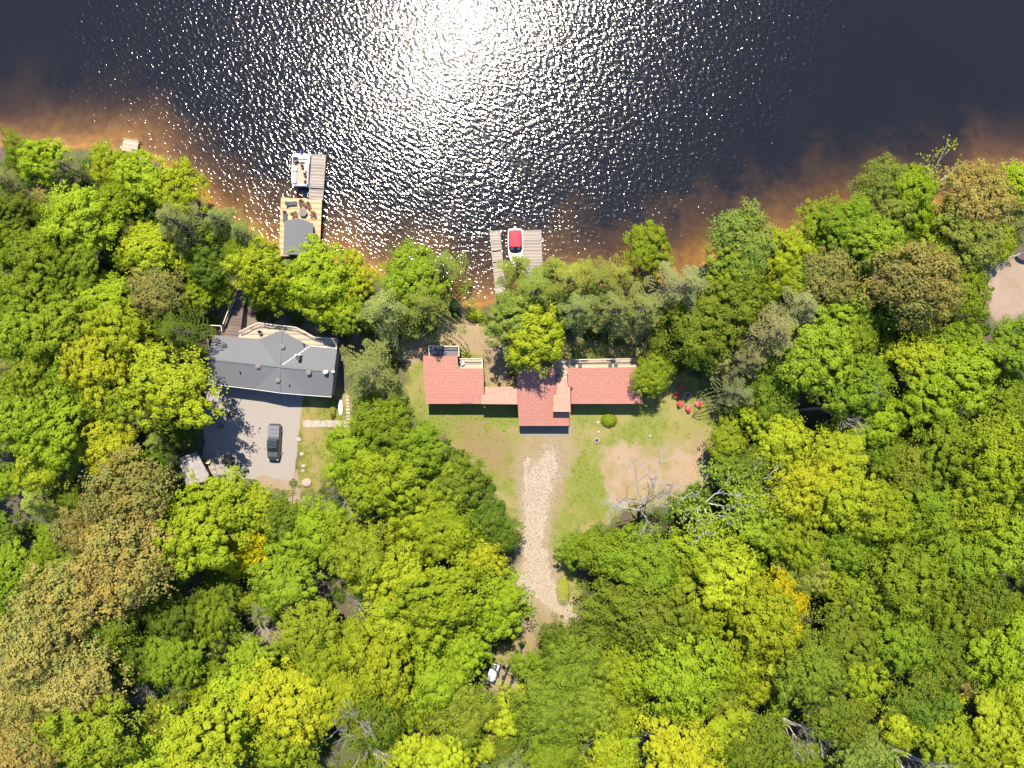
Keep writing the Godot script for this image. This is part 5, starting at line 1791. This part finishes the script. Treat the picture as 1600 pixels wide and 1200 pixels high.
		s.tube([Vector3(0, -0.1, 0), Vector3(0.05, 0.5 if flat_k > 0.2 else 0.1, 0)], [0.07, 0.04], 6)
		part(b, "stem", s, M.bark)
	# trailers at the end of the lane
	var dir := atan2(P(783, 1070).x - P(801, 1022).x, P(783, 1070).z - P(801, 1022).z)
	t = thing("cargo_trailer", "dark trailer with white covered load half under the trees", "trailer", P(770.5, 1048), dir)
	s = Shape.new()
	s.at_box(0, 0.62, 0, 1.5, 0.12, 3.3, 0.03)
	part(t, "bed", s, M.dark_metal)
	s = Shape.new()
	s.loft([ring8(-1.45, 0.55, 0.68, 1.05, 0.3, 0.45), ring8(-1.2, 0.66, 0.68, 1.3, 0.3, 0.55), ring8(0.0, 0.68, 0.68, 1.38, 0.3, 0.5), ring8(0.9, 0.64, 0.68, 1.22, 0.3, 0.5), ring8(1.2, 0.5, 0.68, 1.0, 0.3, 0.4)])
	part(t, "white_cover", s, M.white_tarp)
	for x in [-0.72, 0.72]:
		s = Shape.new()
		s.bar(Vector3(x, 0.85, -1.6), Vector3(x, 0.85, 1.6), 0.06, 0.35)
		part(t, "side_rail", s, M.dark_metal)
		wheel(t, Vector3(x * 1.2, 0.33, 0.2), 0.33, 0.2)
	s = Shape.new()
	s.bar(Vector3(0, 0.5, 1.6), Vector3(0, 0.45, 2.6), 0.1, 0.1)
	part(t, "drawbar", s, M.dark_metal)
	t = thing("boat_trailer", "empty dark steel boat trailer beside the white covered load", "trailer", P(797, 1050), dir)
	for q in [[-0.62, -2.9, 2.3], [0.62, -0.4, 2.3]]:
		for dx in [-0.09, 0.09]:
			s = Shape.new()
			s.bar(Vector3(q[0] + dx, 0.62, q[1]), Vector3(q[0] + dx, 0.62, q[2]), 0.09, 0.1)
			part(t, "rail", s, M.dark_metal)
	for z in [-1.6, 0.2, 1.8]:
		s = Shape.new()
		s.bar(Vector3(-0.62, 0.5, z), Vector3(0.62, 0.5, z), 0.07, 0.07)
		part(t, "cross_bar", s, M.dark_metal)
	for q in [[Vector3(-0.62, 0.6, -2.9), Vector3(0.3, 0.6, -3.6)], [Vector3(0.3, 0.6, -3.6), Vector3(0.55, 0.55, -5.6)]]:
		s = Shape.new()
		s.bar(q[0], q[1], 0.1, 0.1)
		part(t, "tongue", s, M.dark_metal)
	s = Shape.new()
	s.lathe([Vector2(0.0, -0.2), Vector2(0.16, -0.2), Vector2(0.16, 0.2), Vector2(0.0, 0.2)], 12, Transform3D(Basis(Vector3.BACK, PI / 2), Vector3(0.35, 0.85, -3.9)))
	part(t, "winch", s, M.dark_metal)
	for x in [-0.85, 0.85]:
		wheel(t, Vector3(x, 0.32, 1.0), 0.32, 0.2)
	s = Shape.new()
	s.tube(Ps([[822, 944, 0.05], [832, 962, 0.06], [842, 978, 0.05], [851, 990, 0.06]]), [0.05, 0.05, 0.045, 0.04], 6)  # thin dark tube drawn as a line over the grass
	single("dark_line", s, M.bark, "thin dark line lying across the grass below the lane", "thin_line")
	# boat pulled up on the right shore
	t = thing("row_boat", "white rowing boat pulled up at the right edge clearing", "boat", P(1603, 402.5), -PI / 2 - 0.12)
	s = Shape.new()
	s.loft(hull(3.8, 1.5, 0.55), false, false)
	var hl := part(t, "hull", s, M.white_hull)
	hl.position.y = 0.26
	for z in [-1.0, 0.2]:
		s = Shape.new()
		s.at_box(0, 0.62, z, 1.3, 0.05, 0.28, 0.01)
		part(t, "thwart", s, M.brown_wood)
	s = Shape.new()
	s.slab([Vector3(-0.6, 0.4, -1.7), Vector3(0.6, 0.4, -1.7), Vector3(0.66, 0.4, 0.4), Vector3(0.0, 0.5, 1.6), Vector3(-0.66, 0.4, 0.4)], 0.03)
	part(t, "floor", s, M.brown_wood)
	s = Shape.new()
	s.tube([Vector3(0, 0.75, 1.85), Vector3(0.1, 0.3, 2.4), Vector3(0.4, 0.05, 3.0)], [0.02, 0.02, 0.02], 5)
	part(t, "mooring_rope", s, M.white_tarp)

func _ready() -> void:
	make_view()
	make_materials()
	make_ground()
	make_lake()
	make_paths()
	make_red_house()
	make_grey_house()
	make_waterfront()
	make_pickup()
	make_yard()
	make_protos()
	make_trees()
	make_undergrowth()
